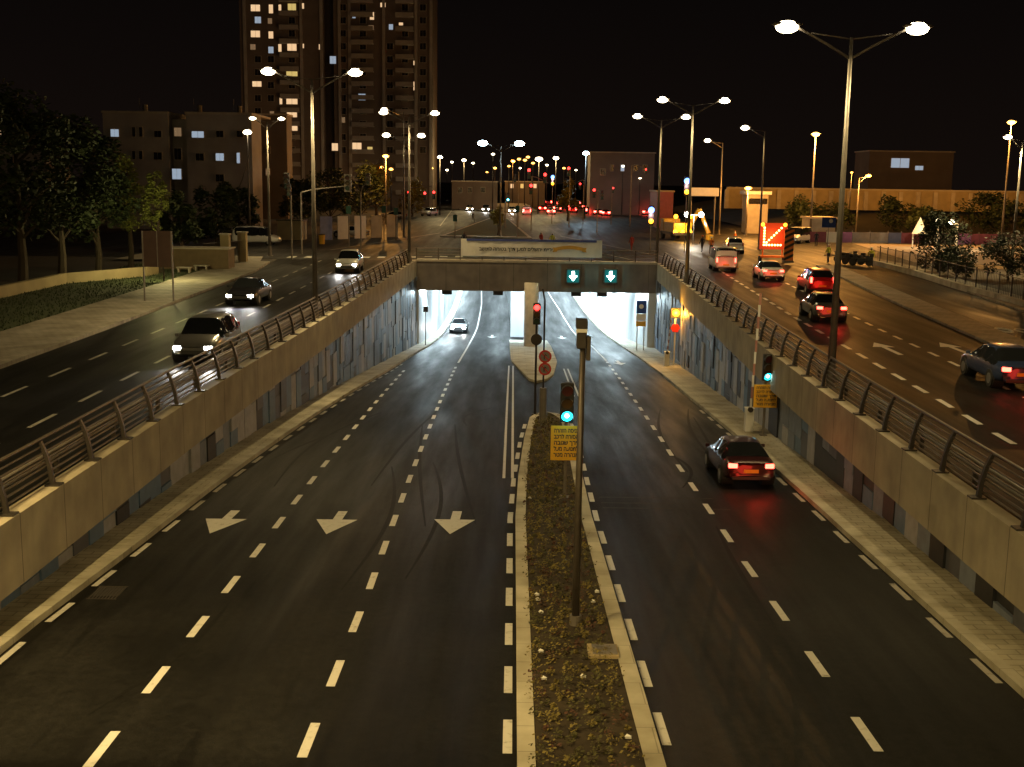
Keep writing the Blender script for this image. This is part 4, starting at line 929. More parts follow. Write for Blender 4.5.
lamp('POINT', 'orange_glow', (0, -1.2, 2.4), 160, (1, .25, .03), t, shadow_soft_size=.5)
X, Y = P(788, 265); t = empty('chevron_panel', (X, Y, 0), label='tall narrow panel with orange and black slanted stripes', cat='road sign')
b = MB(); b.box((0, .04, 1.75), (.85, .04, 2.9), 0); 
for i in range(6):
    zz = .35 + i * .5; b.add([(-.42, .01, zz), (.42, .01, zz + .42), (.42, .01, min(3.18, zz + .67)), (-.42, .01, zz + .25)], [(0, 1, 2, 3)], 1)
b.build('striped_panel', ['orangep', 'black'], t); MB().box((0, .1, .3), (.9, .6, .2)).box((0, .1, 1.2), (.08, .06, 1.8)).build('stand', 'galv', t)
for u, v, lb in ((718, 266, 'small white reflective road cone nearest the railing'), (736, 268, 'small white reflective road cone near the white car'), (735, 236, 'white topped road cone by the kiosk')):
    X, Y = P(u, v); t = empty('traffic_cone', (X, Y, 0), label=lb, cat='traffic cone', group='cones at the road works')
    MB().tube([(0, 0, .03), (0, 0, .75)], [.2, .04], 12).build('cone', 'orangep', t); MB().tube([(0, 0, .35), (0, 0, .6)], [.128, .082], 12).build('reflective_band', 'white', t); MB().box((0, 0, .02), (.42, .42, .04)).build('base', 'black', t)

# ------------------------------------------------------------------ people
def person(x, y, rz, top, label, legs='jeans', hat=None, stride=.12, arm=.15, z=0, h=1.72):
    k = h / 1.72
    J = {'pel': (0, 0, .93), 'bel': (0, .01, 1.08), 'che': (0, .0, 1.30), 'nec': (0, .01, 1.47), 'hd0': (0, .0, 1.56), 'hd1': (0, .0, 1.66)}
    rad = {'pel': .15, 'bel': .13, 'che': .155, 'nec': .055, 'hd0': .085, 'hd1': .095}
    E = [('pel', 'bel'), ('bel', 'che'), ('che', 'nec'), ('nec', 'hd0'), ('hd0', 'hd1')]
    for s, n_ in ((-1, 'l'), (1, 'r')):
        J[n_ + 'h'] = (s * .10, 0, .88); J[n_ + 'k'] = (s * .11, s * stride * .6 + .03, .49); J[n_ + 'a'] = (s * .12, s * stride, .09); J[n_ + 't'] = (s * .13, s * stride + .17, .04)
        rad.update({n_ + 'h': .1, n_ + 'k': .062, n_ + 'a': .045, n_ + 't': .04}); E += [('pel', n_ + 'h'), (n_ + 'h', n_ + 'k'), (n_ + 'k', n_ + 'a'), (n_ + 'a', n_ + 't')]
        J[n_ + 's'] = (s * .19, 0, 1.40); J[n_ + 'e'] = (s * (.22 + arm * .4), -.02, 1.13); J[n_ + 'w'] = (s * (.20 + arm * .3), s * -.08 + .1, .90); J[n_ + 'f'] = (s * (.19 + arm * .3), s * -.08 + .14, .80)
        rad.update({n_ + 's': .065, n_ + 'e': .045, n_ + 'w': .033, n_ + 'f': .036}); E += [('che', n_ + 's'), (n_ + 's', n_ + 'e'), (n_ + 'e', n_ + 'w'), (n_ + 'w', n_ + 'f')]
    ks = list(J); me = bpy.data.meshes.new('sk'); me.from_pydata([tuple(c * k for c in J[q]) for q in ks], [(ks.index(a), ks.index(b_)) for a, b_ in E], [])
    o = bpy.data.objects.new('sk', me); col.objects.link(o); md = o.modifiers.new('s', 'SKIN')
    for i, q in enumerate(ks):
        me.skin_vertices[0].data[i].radius = (rad[q] * k, rad[q] * k * (.75 if q in ('pel', 'bel', 'che') else 1)); me.skin_vertices[0].data[i].use_root = (q == 'pel')
    sb_ = o.modifiers.new('d', 'SUBSURF'); sb_.levels = 1; sb_.render_levels = 1
    dg = bpy.context.evaluated_depsgraph_get(); dg.update(); m2 = bpy.data.meshes.new_from_object(o.evaluated_get(dg)); bpy.data.objects.remove(o)
    m2.materials.clear()
    for q in (legs, top, 'skin', 'hair', 'black'): m2.materials.append(M[q])
    for p in m2.polygons:
        c = p.center / k; p.use_smooth = True
        p.material_index = 4 if c.z < .09 else 0 if c.z < .93 and abs(c.x) < .2 else 2 if c.z < .87 else 1 if c.z < 1.47 else (3 if (c.z > 1.66 or c.y < -.03) else 2)
    o = bpy.data.objects.new('person', m2); col.objects.link(o); o.location = (x, y, z); o.rotation_euler = (0, 0, rz)
    tag(o, label=label, cat='person', group='people'); 
    if hat: 
        hh = MB().ell((0, 0, 1.68 * k), (.12, .13, .1), n=12, m=6).build('helmet', hat, o, smooth=True)
    return o
PP = [(541, 248, 'redcloth', 'jeans', 'person in dark red top walking behind the banner', .2), (552, 249, 'hiviz', 'cloth', 'person in yellow top walking behind the banner', .1), (631.5, 251, 'redcloth', 'redcloth', 'person all in red at the right end of the bridge', .15),
      (464, 248, 'cloth', 'jeans', 'person in navy clothes at the left end of the banner', .15), (473, 222, 'cloth', 'cloth', 'person in dark clothes crossing beyond the bridge', .2), (816, 246, 'cloth', 'cloth', 'person in dark clothes near the small kiosk', .1)]
for u, v, tp, lg, lb, st in PP:
    X, Y = P(u, v); person(X, Y, random.uniform(-1, 1), tp, lb, lg, stride=st)
X, Y = P(828, 263); person(X, Y, .4, 'hiviz', 'person in yellow vest standing left of the motorcycles', 'cloth', hat='white')
X, Y = P(870.5, 267); person(X, Y, -.6, 'hiviz', 'person in yellow vest standing right of the motorcycles', 'cloth', hat='white')
X, Y = P(702, 252); person(X, Y, .6, 'cloth', 'worker in dark jacket standing beneath the yellow boom', 'cloth', hat='orangep')
X, Y = P(711, 254); person(X, Y, -.6, 'orangep', 'worker in orange jacket standing right of the boom', 'cloth', hat='white')
def motorcycle(x, y, rz, label):
    t = empty('motorcycle', (x, y, .12), rz, label=label, cat='motorcycle', group='parked motorcycles')
    for yy in (-.68, .72):
        w_ = MB().tube([(.0 + .3 * math.cos(a) * 0, yy + .27 * math.cos(a), .32 + .27 * math.sin(a)) for a in np.linspace(0, 6.28, 17)], .06, 8).build('wheel', 'rubber', t)
        MB().tube([(-.05, yy, .32), (.05, yy, .32)], .25, 12).build('rim', 'darksteel', w_)
    MB().tube([(0, .72, .32), (0, .45, .95)], .035, 8).tube([(0, -.68, .32), (0, -.1, .45), (0, .35, .85)], .05, 8).box((0, 0, .48), (.4, .7, .42)).box((0, .5, .78), (.42, .3, .5)).box((.22, -.6, .6), (.2, .5, .34)).box((-.22, -.6, .6), (.2, .5, .34)).build('frame', 'black', t, bevel=.05)
    MB().ell((0, .18, .82), (.15, .3, .14)).build('tank', 'black', t, smooth=True); MB().ell((0, -.35, .8), (.14, .42, .08)).build('seat', 'black', t, smooth=True)
    MB().tube([(-.36, .38, 1.08), (0, .46, 1.0), (.36, .38, 1.08)], .018, 6).build('handlebar', 'chrome', t); MB().ell((0, .56, .9), (.1, .08, .1)).build('headlight', 'head_off', t); MB().box((0, -.85, .95), (.4, .35, .3)).build('top_box', 'black', t, bevel=.04)
for u, v, rz, lb in ((845, 264, 1.2, 'dark motorcycle parked left of the other two'), (853, 266, 1.0, 'dark motorcycle parked in the middle of three'), (861, 267, 1.3, 'dark motorcycle parked next to the right hand person')):
    X, Y = P(u, v); motorcycle(X, Y, rz, lb)

# ------------------------------------------------------------------ trees and shrubs
def tree(x, y, h, cr, label, lm='leafd', trunk=.3, n=2600, ls=.16, group='trees', z=0, cone=False, cat='tree', name='tree'):
    t = empty(name, (x, y, z), label=label, cat=cat, group=group)
    b = MB(); th = h * trunk
    b.tube([(0, 0, 0), (.1, 0, th * .5), (0, .1, th), (0, 0, h * .7)], [h * .03, h * .024, h * .018, h * .008], 8)
    cl = []
    k = 24
    for i in range(k):
        a = random.uniform(0, 6.28); zz = th + (h - th) * random.uniform(.08, .98); f = 1 - abs((zz - th) / (h - th) - .42) * 1.15
        if cone: f = 1.05 - (zz - th) / (h - th)
        rr = cr * max(.15, f) * random.uniform(.35, .95); c = (rr * math.cos(a), rr * math.sin(a), zz); cl.append((c, cr * random.uniform(.2, .38)))
        b.tube([(0, 0, max(th * .6, zz - rr * .8)), (c[0] * .5, c[1] * .5, zz - rr * .3), c], [h * .01, h * .006, h * .003], 5)
    b.build('trunk', 'bark', t)
    l = MB()
    for c, r in cl: leafclump(l, c, r, n // k, ls)
    l.build('crown', lm, t)
    return t
for (u, Y, h, cr, n, lb) in ((18, 74, 12.5, 4.0, 5200, 'tall dark tree at the far left edge'), (58, 80, 11.5, 4.2, 5200, 'tall dark tree second from the left edge'), (95, 86, 9.5, 3.4, 4000, 'dark tree left of the small lit trees'), (-30, 66, 12, 4, 3800, 'dark tree just beyond the left frame edge')):
    tree(at(u, Y), Y, h, cr, lb, 'leafd', n=n, ls=.22, group='dark trees on the left')
tree(at(128, 92), 92, zat(128, 158, 92), 2.1, 'green tree with lamplight in its leaf colour left of the round small tree', 'leaf_lit', n=3200, ls=.15, trunk=.35)
tree(at(157, 88), 88, zat(157, 173, 88), 1.3, 'small round tree with leaves coloured as if lit behind the blank board', 'leaf_lit', n=2600, ls=.11, trunk=.4)
for u, Y, v, cr, lb in ((180, 112, 196, 2.2, 'dark bush behind the low brown wall'), (215, 125, 182, 3.2, 'dark bushy tree left of the thin corner lamp'), (330, 185, 172, 4.5, 'dark tree in front of the tower left part'), (360, 195, 168, 5, 'dark tree in front of the tower middle part'), (300, 170, 180, 4, 'dark tree beside the beige box wall'), (238, 150, 190, 3, 'dark tree behind the white minivan')):
    tree(at(u, Y), Y, zat(u, v, Y), cr, lb, 'leafd', n=2400, ls=.3, trunk=.2)
tree(at(943, 98), 98, zat(943, 216, 98), 2.7, 'bushy dark green tree by the right fence with lamps behind', 'leafd', n=4200, ls=.14, trunk=.12)
tree(at(962, 94), 94, zat(962, 246, 94), 2.2, 'lower dark shrub merging with the bushy tree', 'leafd', n=2200, ls=.14, trunk=.1, cat='shrub')
tree(at(1014, 92), 92, zat(1014, 236, 92), 2.6, 'dark shrub at the right edge behind the kerb wall', 'leafd', n=3000, ls=.14, trunk=.1, cat='shrub')
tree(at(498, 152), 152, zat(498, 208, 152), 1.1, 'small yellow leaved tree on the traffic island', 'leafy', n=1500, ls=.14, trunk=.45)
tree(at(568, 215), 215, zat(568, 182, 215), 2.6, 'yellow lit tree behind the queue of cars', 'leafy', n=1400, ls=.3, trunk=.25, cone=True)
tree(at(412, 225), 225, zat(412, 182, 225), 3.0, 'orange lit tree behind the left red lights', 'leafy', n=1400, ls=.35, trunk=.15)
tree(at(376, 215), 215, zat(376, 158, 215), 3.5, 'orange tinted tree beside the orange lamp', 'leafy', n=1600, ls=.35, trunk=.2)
for u, Y, v, cr in ((800, 172, 205, 4), (835, 175, 210, 4), (895, 178, 204, 4), (925, 165, 214, 3), (985, 176, 200, 4.5), (1015, 170, 206, 4)):
    tree(at(u, Y), Y, zat(u, v, Y), cr, 'dark bushy tree on the slope below the long yellow wall', 'leafd', n=1500, ls=.3, trunk=.15, group='dark trees on the right slope', z=.5)

X_ = at(161, 80); t = empty('tree_fill_lamp', (X_, 80, 0), label='low lamp added behind the blank board to light the small trees', cat='lamp')  # added lamp, hidden by the board, to brighten the trees behind
MB().tube([(0, 0, 0), (0, 0, 2.2)], .05, 8).build('post', 'darksteel', t); MB().ell((0, 0, 2.35), (.16, .16, .16), n=12, m=8).build('globe', 'lens_warm', t, smooth=True)
lamp('POINT', 'tree_fill_light', (.1, .2, 2.75), 900, (1, .85, .35), t, shadow_soft_size=.15)
# ------------------------------------------------------------------ buildings
LIT = {'w': glow('window_warm', (1, .66, .36), .85), 'c': glow('window_cool', (.55, .68, .85), .5), 'y': glow('window_yellow', (.85, .62, .2), .7), 'd': glow('window_dim', (.6, .38, .2), .28)}
def windows(t, wins, Y, wall_m=None):
    for (u, v, wu, hv, k) in wins:
        X0, Z0 = at(u, Y, v) - t.location.x, zat(u, v, Y) - t.location.z
        wx, hz = wu * Y / F, hv * Y / F
        f = MB().box((X0, -.06, Z0), (wx + .16, .12, hz + .16)).build('window', 'stone', t)
        p = MB(); 
        for s in (-1, 1): p.box((X0 + s * wx * .25, -.13, Z0), (wx * .47, .02, hz))
        p.build('pane', LIT[k] if k else M['winoff'], f)
# apartments
Y = 160; x0, x1 = at(104, Y, 150), at(252, Y, 150)
t = empty('apartment_building', ((x0 + x1) / 2, Y, 0), label='low pale apartment building behind the trees on the left', cat='building')
hA = zat(180, 114, Y); W_ = (x1 - x0)
MB().box((-W_ * .28, 6, hA / 2), (W_ * .44, 12, hA)).build('wall', 'bldg', t); MB().box((W_ * .0, 7.5, hA / 2 - .3), (W_ * .12, 11, hA - .6)).build('stair_tower', 'bldg', t); MB().box((W_ * .28, 3, hA / 2), (W_ * .44, 6, hA)).build('wall', 'bldg', t)
MB().box((-W_ * .28, 6, hA + .15), (W_ * .45, 12.3, .3)).box((W_ * .28, 6, hA + .15), (W_ * .45, 12.3, .3)).build('parapet', 'stone', t)
for k, xx in enumerate((-6, 1.5, 7)): MB().tube([(xx, 6, hA + .3), (xx, 6, hA + 1.5)], .35, 10).tube([(xx - .8, 6, hA + .9), (xx - .8, 6, hA + 2.4)], .03, 5).build('water_tank', 'galv', t)
wn = [(115, 133, 8, 7, 'c'), (134, 132, 3, 9, None), (141, 132, 3, 9, None), (158, 134, 7, 6, None), (178, 132, 7, 8, 'd'), (198, 134.5, 12, 6, 'c'), (220, 134, 7, 6, None), (240, 134, 6, 6, None), (115, 155, 8, 6, None), (134, 155, 3, 8, None), (141, 155, 3, 8, None), (158, 156, 8, 7, None), (178, 154, 7, 11, None), (177, 174, 9, 10, 'c'), (220, 157, 8, 7, 'c'), (238.5, 158, 3, 10, 'c'), (200, 157, 8, 7, None), (220, 178, 8, 7, None)]
windows(t, wn, Y)
Y = 190; t = empty('apartment_building', (at(8, Y, 150), Y, 0), label='dim building at the far left edge behind dark trees', cat='building')
MB().box((0, 5, 8), (12, 10, zat(8, 124, Y) * 1.0 if False else 16.5)).build('wall', 'bldg', t); windows(t, [(1, 134, 3, 6, 'w'), (12, 134, 6, 7, None), (10, 160, 6, 6, None)], Y)
# corner block between apartment and tower (pale side wall)
Y = 175; t = empty('house', (at(262, Y, 180), Y, 0), label='pale stone house corner just left of the tower', cat='building')
MB().box((0, 2, 8.5), (7.5, 4, 15)).build('wall', 'bldg2', t); MB().box((0, 2, 16.1), (7.9, 4.4, .25)).build('roof', 'stone', t); windows(t, [(256, 150, 4, 6, None), (268, 150, 4, 6, None), (256, 172, 4, 6, None), (268, 172, 4, 6, 'd')], Y)
# tower
Y = 300; x0, x1 = at(241, Y, 80), at(433, Y, 80)
t = empty('tower_block', ((x0 + x1) / 2, Y, 0), label='tall dark apartment tower with scattered lit windows', cat='building')
W_ = x1 - x0; cx = t.location.x
def xr_(u): return at(u, Y, 80) - cx
HT = 74
a, b_ = xr_(241), xr_(324); MB().box(((a + b_) / 2, 8, HT / 2), (b_ - a, 16, HT)).build('wall', 'bldg2', t)
a, b_ = xr_(324), xr_(334); MB().box(((a + b_) / 2, 10, HT / 2), (b_ - a, 16, HT)).build('recess_wall', 'darksteel', t)
a, b_ = xr_(334), xr_(433); MB().box(((a + b_) / 2, 8, HT / 2), (b_ - a, 16, HT)).build('wall', 'bldg2', t)
for a_, b2 in ((281, 300), (352, 374), (396, 414)):
    X0, X1 = xr_(a_), xr_(b2); bb = MB()
    for i in range(1, 22): bb.box(((X0 + X1) / 2, -.8, i * 3.3), (X1 - X0, 1.6, .2)).box(((X0 + X1) / 2, -1.55, i * 3.3 + .55), (X1 - X0, .1, .9))
    bb.build('balconies', 'bldg', t)
for a_ in (246, 302, 322, 340, 350, 384, 416, 431):
    MB().box((xr_(a_), -.25, HT / 2), (.7, .5, HT)).build('pilaster', 'bldg', t)
tw_ = [(255.5, 8, 9, 6, 'w'), (271, 9, 4, 8, 'w'), (280, 9, 2.5, 8, 'w'), (292, 7, 8, 6, 'y'), (302.5, 6, 3, 5, 'w'), (258, 20, 6, 6, 'c'), (270, 21, 4, 5, 'd'), (255.5, 34, 9, 6, 'w'), (271, 35, 4.5, 6.5, 'w'), (253, 47, 5, 5, 'd'), (271, 50, 5, 6, 'c'), (280, 48, 3, 7, 'w'), (292, 47, 9, 7, 'w'), (302.5, 46, 3, 4, 'w'), (320.5, 47, 3, 5, 'w'), (333, 60, 6, 7, 'c'), (292, 73, 11, 6, 'y'), (257, 84, 9, 5, 'w'), (292, 101, 11, 6, 'w'), (281, 101, 2.5, 6, 'w'), (292, 114, 10, 6, 'w'), (272, 115, 4, 7, 'd'), (292, 127, 11, 7, 'w'), (362, 97, 7, 6, 'c'), (372, 16, 4, 7, 'w'), (383, 5, 5, 4, 'w'), (354, 15, 3, 6, 'c'), (371, 28, 5, 5, 'd'), (391, 27, 4, 5, 'c'), (401, 24, 4, 2.5, 'w'), (415, 63, 3, 4, 'w'), (415, 86, 3, 8, 'w'), (343, 120, 4, 5, 'd'), (357, 148, 9, 10, 'w'), (335, 147, 6, 7, 'w'), (370, 150, 5, 6, 'y')]
for i in range(2, 21):
    for u in (258, 271, 292, 343, 363, 390, 405, 423):
        v = 150 - (i - 2) * 12.95 * 1.0
        if v < -6: continue
        if not any(abs(u - q[0]) < 8 and abs(v - q[1]) < 8 for q in tw_) : tw_.append((u, v, 6, 6, None))
windows(t, tw_, Y)
# far low buildings
def house(u0, u1, v1, Y, m, label, wins=(), dp=10):
    X0, X1 = at(u0, Y, 180), at(u1, Y, 180); h = zat((u0 + u1) / 2, v1, Y); t = empty('building', ((X0 + X1) / 2, Y, 0), label=label, cat='building')
    MB().box((0, dp / 2, h / 2), (X1 - X0, dp, h)).build('wall', m, t); MB().box((0, dp / 2, h + .12), (X1 - X0 + .4, dp + .4, .24)).build('roof', 'stone', t); windows(t, wins, Y); return t
house(590, 654, 153, 260, 'bldg2', 'brown building right of the queue with one lit window', [(622.5, 168, 3.5, 6, 'c'), (603, 172, 5, 6, None), (612, 168, 3, 6, None), (636, 168, 4, 6, None), (645, 168, 4, 6, None)])
house(452, 497, 182, 290, 'bldg2', 'pale low building behind the far headlights', [(460, 190, 4, 5, None), (470, 190, 4, 5, None), (483, 190, 4, 5, None)])
house(505, 545, 182, 330, 'bldg2', 'pale building behind the red signals in the centre', [(512, 186, 3, 4, 'w'), (522, 186, 3, 4, 'y'), (535, 186, 3, 4, 'w')])
house(868, 952, 152, 240, 'bldg2', 'yellowish block with blue lit glass on the right hilltop', [(900, 163, 18, 9, 'c'), (919, 168, 8, 4, 'c')])
house(658, 674, 192, 190, 'pink', 'reddish shed behind the beacon pole', [])
# kiosk tower
Y = 172; X0, X1 = at(748, Y, 200), at(768.5, Y, 200); t = empty('kiosk', ((X0 + X1) / 2, Y, 0), label='narrow pale tower shaped kiosk behind the arrow board', cat='kiosk')
hk = zat(758, 195, Y); MB().box((0, 2, hk / 2), (X1 - X0, 4, hk)).build('wall', 'stone', t, bevel=.04); MB().box((0, 2, hk + .3), (X1 - X0 + .8, 4.8, .5)).build('roof', 'bannerw', t, bevel=.05); MB().box((0, -.02, hk - .9), (X1 - X0 - .3, .05, .8)).build('window', 'winoff', t)
# canopy
Y = 160; X0, X1 = at(690, Y, 192), at(719, Y, 192); t = empty('canopy', ((X0 + X1) / 2, Y, 0), label='white flat canopy on posts above the road works', cat='canopy')
hc = zat(705, 192, Y); MB().box((0, 2, hc), (X1 - X0, 4, 1.1)).build('roof', 'white', t, bevel=.05)
for s in (-1, 1): MB().tube([(s * 1.6, 1, 0), (s * 1.6, 1, hc)], .1, 8).build('post', 'galv', t)
# long yellow wall on the hill
lw = MB(); k = 50
pts = []
for i in range(k + 1):
    u = 726 + (1160 - 726) * i / k; Yw = 205; X = at(u, Yw, 200); pts.append((X, Yw))
for (xa, ya), (xb, yb) in zip(pts, pts[1:]): lw.box(((xa + xb) / 2, ya, 4.6), (xb - xa + .01, .6, 3.4)); 
t = empty('boundary_wall', (0, 0, 0), label='long yellow lit stone wall across the hill on the right', cat='wall'); lw.build('wall', 'stone2', t)
bt = MB()
for (xa, ya) in pts[::2]: bt.box((xa, 204.6, 4.5), (.7, .5, 3.2))
bt.build('buttresses', 'stone', t)
cb = MB(); cb.box(((pts[0][0] + pts[-1][0]) / 2, 205, 6.4), (pts[-1][0] - pts[0][0], .9, .25)); cb.build('coping', 'stone', t)
for i, u in enumerate((735, 790, 850, 905, 960, 1010)):
    Yw = 196; street_lamp(at(u, Yw, 200), Yw, 7.0, arms=(0,), kind='orange', big=.7, power=900, lightkind='POINT', label='small orange lamp along the foot of the long yellow wall', group='orange lamps along the yellow wall', z=2.2) if u in (850,) else lamp('POINT', 'wall_wash', (at(u, 199), 199, 6.0), 330, ORANGE)
# panel hoarding beyond the lot
t = empty('hoarding', (0, 0, 0), label='low hoarding with coloured panels beyond the parking lot', cat='fence')
Yh = 147; u = 800; i = 0; rnd = random.Random(3); hm = [mat('hoard_grey', (.3, .28, .28), .7), 'pink', mat('hoard_blue', (.12, .15, .3), .7), mat('hoard_dark', (.08, .07, .07), .7), 'bannerw', mat('hoard_purple', (.3, .12, .3), .7)]
while u < 1110:
    du = rnd.choice([8, 13, 18]); xa, xb = at(u, Yh, 240), at(u + du, Yh, 240)
    MB().box(((xa + xb) / 2, Yh, .75), (xb - xa - .06, .08, 1.3)).build('panel', rnd.choice(hm), t); MB().box((xa, Yh + .1, .8), (.1, .1, 1.6)).build('post', 'galv', t); u += du
# lit festive peak behind the tree, party lights
t = empty('lit_tent', (at(919, 140, 240), 140, 0), label='small glowing white tent peak left of the bushy tree', cat='tent')
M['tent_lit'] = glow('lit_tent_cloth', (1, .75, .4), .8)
hz = zat(919, 217, 140) ; b = MB(); n = 10
b.add([(.9 * math.cos(6.28 * j / n), .9 * math.sin(6.28 * j / n), 1.6) for j in range(n)] + [(0, 0, hz)], [(j, (j + 1) % n, n) for j in range(n)]); b.build('roof', 'tent_lit', t)
for s in (-1, 1): MB().tube([(s * .75, 0, 0), (s * .75, 0, 1.6)], .06, 6).build('post', 'white', t)
lamp('POINT', 'tent_light', (0, -2.5, 3), 500, (1, .8, .4), t)
t = empty('lit_arch', (at(953, 138, 240), 138, 0), label='pale lit frame with warm lamps right of the bushy tree', cat='arch')
for du, v in ((-14, 221), (-1.5, 222)): MB().ell((at(953 + du, 138, v) - t.location.x, 0, zat(953, v, 138)), (.35, .3, .3)).build('lamp', 'lens_warm', t, smooth=True)
xx = at(957, 138, 230) - t.location.x; ht_ = zat(957, 224, 138); MB().tube([(xx, 0, 0), (xx, 0, ht_)], .14, 8).tube([(-1.9, 0, 0), (-1.9, 0, ht_ + .2)], .12, 8).tube([(-1.9, 0, ht_ + .1), (xx, 0, ht_)], .1, 8).build('frame', 'tent_lit', t)
lamp('POINT', 'arch_light', (0, -3, 4), 900, (1, .8, .45), t)
# blue sign and white shed near the junction on the right
t = empty('blue_sign', (at(829, 128, 222), 128, 0), label='blue rectangular road sign on a post behind the near lamp', cat='road sign')
MB().box((0, 0, zat(829, 222.5, 128)), (1.5, .06, 1.1)).build('sign_panel', 'blue', t); MB().tube([(0, .08, 0), (0, .08, zat(829, 222, 128))], .05, 8).build('post', 'galv', t); MB().tube([(.2, -.035, zat(829, 221, 128)), (.2, -.045, zat(829, 221, 128))], .22, 14).build('symbol', 'white', t)
house(812, 838, 219, 150, 'stone', 'small pale shed behind the blue sign', [], dp=4)
# ------------------------------------------------------------------ street furniture on the sides
# fence on the right
t = empty('fence', (0, 0, 0), label='dark metal bar fence along the right pavement edge', cat='fence')
fp = [P(876, 265), P(893, 269), P(924, 277.5), P(960, 289), P(1010, 303), P(1080, 324)]
fxs = [p[1] for p in fp][::-1]; fxx = [p[0] for p in fp][::-1]
def fX(Y): return float(np.interp(Y, fxs, fxx))
yy = fxs[0]; ob = None
while yy < fxs[-1]:
    if ob is None: ob = o = MB().box((0, 0, .85), (.07, .07, 1.7)).build('post', 'darksteel', t)
    else: o = ob.copy(); col.objects.link(o); o.parent = t
    o.location = (fX(yy), yy, .1); yy += 2.2
fb = MB(); yy = fxs[0]
while yy < fxs[-1]: fb.tube([(fX(yy), yy, .2), (fX(yy), yy, 1.6)], .012, 4); yy += .3
fb.build('bars', 'darksteel', t)
MB().tube([(fX(y_), y_, 1.65) for y_ in yr(fxs[0], fxs[-1], 3)], .03, 6).tube([(fX(y_), y_, .3) for y_ in yr(fxs[0], fxs[-1], 3)], .03, 6).build('rail', 'darksteel', t)
kw = MB(); strip(kw, lambda Y: fX(Y) - .35, lambda Y: fX(Y) + .1, yr(20, fxs[-1], 3), lambda Y: .42); strip(kw, lambda Y: fX(Y) - .35, lambda Y: fX(Y) - .349, yr(20, fxs[-1], 3), lambda Y: .42, side='a'); strip(kw, lambda Y: fX(Y) - .35, lambda Y: fX(Y) - .349, yr(20, fxs[-1], 3), lambda Y: .21, side='a')
tag(kw.build('kerb_wall', 'kerb'), label='low pale stone kerb wall at the foot of the right fence', cat='wall')
# low walls left
t = empty('garden_wall', (0, 0, 0), label='low pale stone wall behind the grass on the left', cat='wall')
pl = [(-30.2, 40), (-30.0, 62), (-29.8, 78), (-26.5, 84.5), (-26.3, 86.5)]
b = MB()
for (xa, ya), (xb, yb) in zip(pl, pl[1:]):
    d = Vector((xb - xa, yb - ya)); b.box(((xa + xb) / 2, (ya + yb) / 2, .35), (.35, d.length + .3, .7), rot=(0, 0, math.atan2(-d.x, d.y)))
b.build('wall', 'stone2', t)
t = empty('blank_board', (-20.2, 66.9, .1), label='blank brown backed notice board on two grey posts, left sidewalk', cat='notice board')
zt, zb = zat(160, 231, 66.9) - .1, zat(160, 267, 66.9) - .1
MB().box((0, 0, (zt + zb) / 2), (1.55, .05, zt - zb)).build('board', mat('board_back', (.055, .03, .022), .6), t)
for s in (-.82, .82): MB().box((s, 0, zt / 2), (.08, .08, zt)).build('post', 'galv', t)
MB().box((0, -.04, (zt + zb) / 2), (.05, .04, zt - zb)).build('stiffener', 'galv', t)
X, Y = P(195, 270); t = empty('brick_planter', (X, Y, 0), label='brown box wall by the side street behind the board', cat='planter'); MB().box((0, 1, .8), (5.2, 2, 1.6)).build('wall', mat('brown_render', (.16, .11, .06), .8), t); MB().box((0, 1, 1.66), (5.4, 2.2, .1)).build('coping', 'stone', t)
for u, v, lb in ((188, 272, 'concrete bench beside the brown box wall'), (205, 270, 'second concrete bench beside the brown box wall')):
    X, Y = P(u, v); t = empty('bench', (X, Y - 1.0, 0), label=lb, cat='bench', group='concrete benches'); MB().box((0, 0, .42), (1.1, .5, .1)).build('seat', 'stone', t, bevel=.02)
    for s in (-1, 1): MB().box((s * .4, 0, .18), (.12, .4, .37)).build('leg', 'stone', t)
for u, v, lb in ((243, 263, 'tall beige gate pillar at the left street corner'), (226, 266, 'second beige gate pillar left of the corner')):
    X, Y = P(u, v); t = empty('gate_pillar', (X, Y, 0), label=lb, cat='pillar', group='gate pillars'); MB().box((0, 0, 1.25), (.7, .7, 2.5)).build('shaft', 'stone2', t, bevel=.02); MB().box((0, 0, 2.56), (.84, .84, .12)).build('cap', 'stone', t)
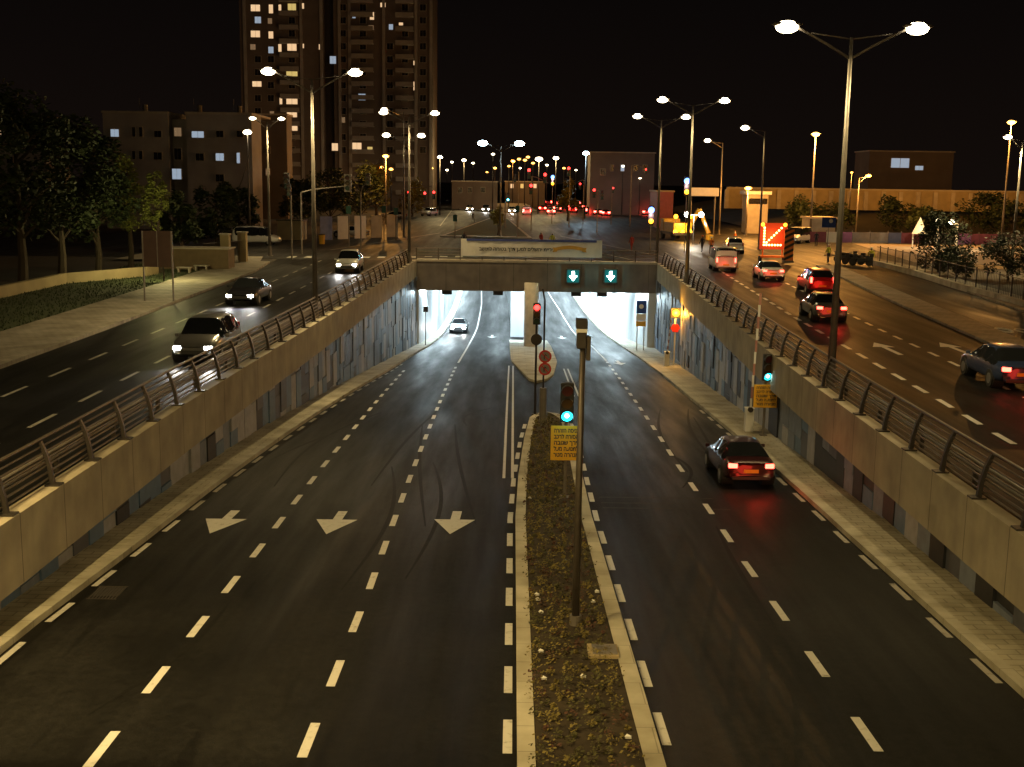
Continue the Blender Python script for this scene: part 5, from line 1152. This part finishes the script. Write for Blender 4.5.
t = empty('metal_fence', (0, 0, 0), label='dark mesh fence between the gate pillars', cat='fence'); xa, ya = P(204, 268); xb, yb = P(241, 264); b = MB()
for i in range(40): b.tube([(xa + (xb - xa) * i / 40, ya + (yb - ya) * i / 40, .1), (xa + (xb - xa) * i / 40, ya + (yb - ya) * i / 40, 1.9)], .02, 4)
b.build('bars', 'darksteel', t); MB().tube([(xa, ya, 1.9), (xb, yb, 1.9)], .04, 6).build('rail', 'darksteel', t)
X, Y = P(290, 240); t = empty('utility_enclosure', (X, Y, 0), label='beige box shaped enclosure behind the mast arm signal', cat='enclosure'); MB().box((0, 1.5, 1.1), (2.9, 3, 2.2)).build('wall', 'stone2', t); MB().box((0, 1.5, 2.25), (3.1, 3.2, .1)).build('roof', 'darksteel', t)
X, Y = P(340, 240); t = empty('white_fence', (X, Y, 0), label='white sheet panels fence left of the white sedan', cat='fence')
for k, m_ in enumerate(('blue', 'white', 'bannerw', 'stone', 'stone')): MB().box((-1.6 + k * 1.7, k * 2.2, 1.35), (1.6, .1, 2.7), rot=(0, 0, .7)).build('panel', m_ if k else mat('pale_blue_panel', (.2, .25, .5), .6), t)
X, Y = P(322, 244); t = empty('bin', (X, Y, 0), label='small yellow bin beside the white panel fence', cat='bin'); MB().tube([(0, 0, 0), (0, 0, 1.0)], [.3, .36], 12).build('body', 'yellow', t); MB().tube([(0, 0, 1.0), (0, 0, 1.1)], [.38, .3], 12).build('lid', 'darksteel', t)
# hanging cable at the left lamp
c0 = Vector((at(249, 134.5, 150), 134.5, zat(249, 155, 134.5))); c1 = Vector((at(224, 138, 197), 138, zat(224, 197, 138)))
tag(MB().tube([c0.lerp(c1, i / 14) + Vector((0, 0, -2.0 * math.sin(math.pi * i / 14) * (1 - .3 * i / 14))) for i in range(15)], .06, 6).build('cable', 'galv', smooth=True), label='pale cable sagging from the lamp by the minivan', cat='cable')
t = empty('utility_pole', (c1.x, c1.y, 0), label='short wooden pole where the sagging cable ends', cat='pole'); MB().tube([(0, 0, 0), (0, 0, c1.z)], .1, 8).build('pole', 'bark', t)
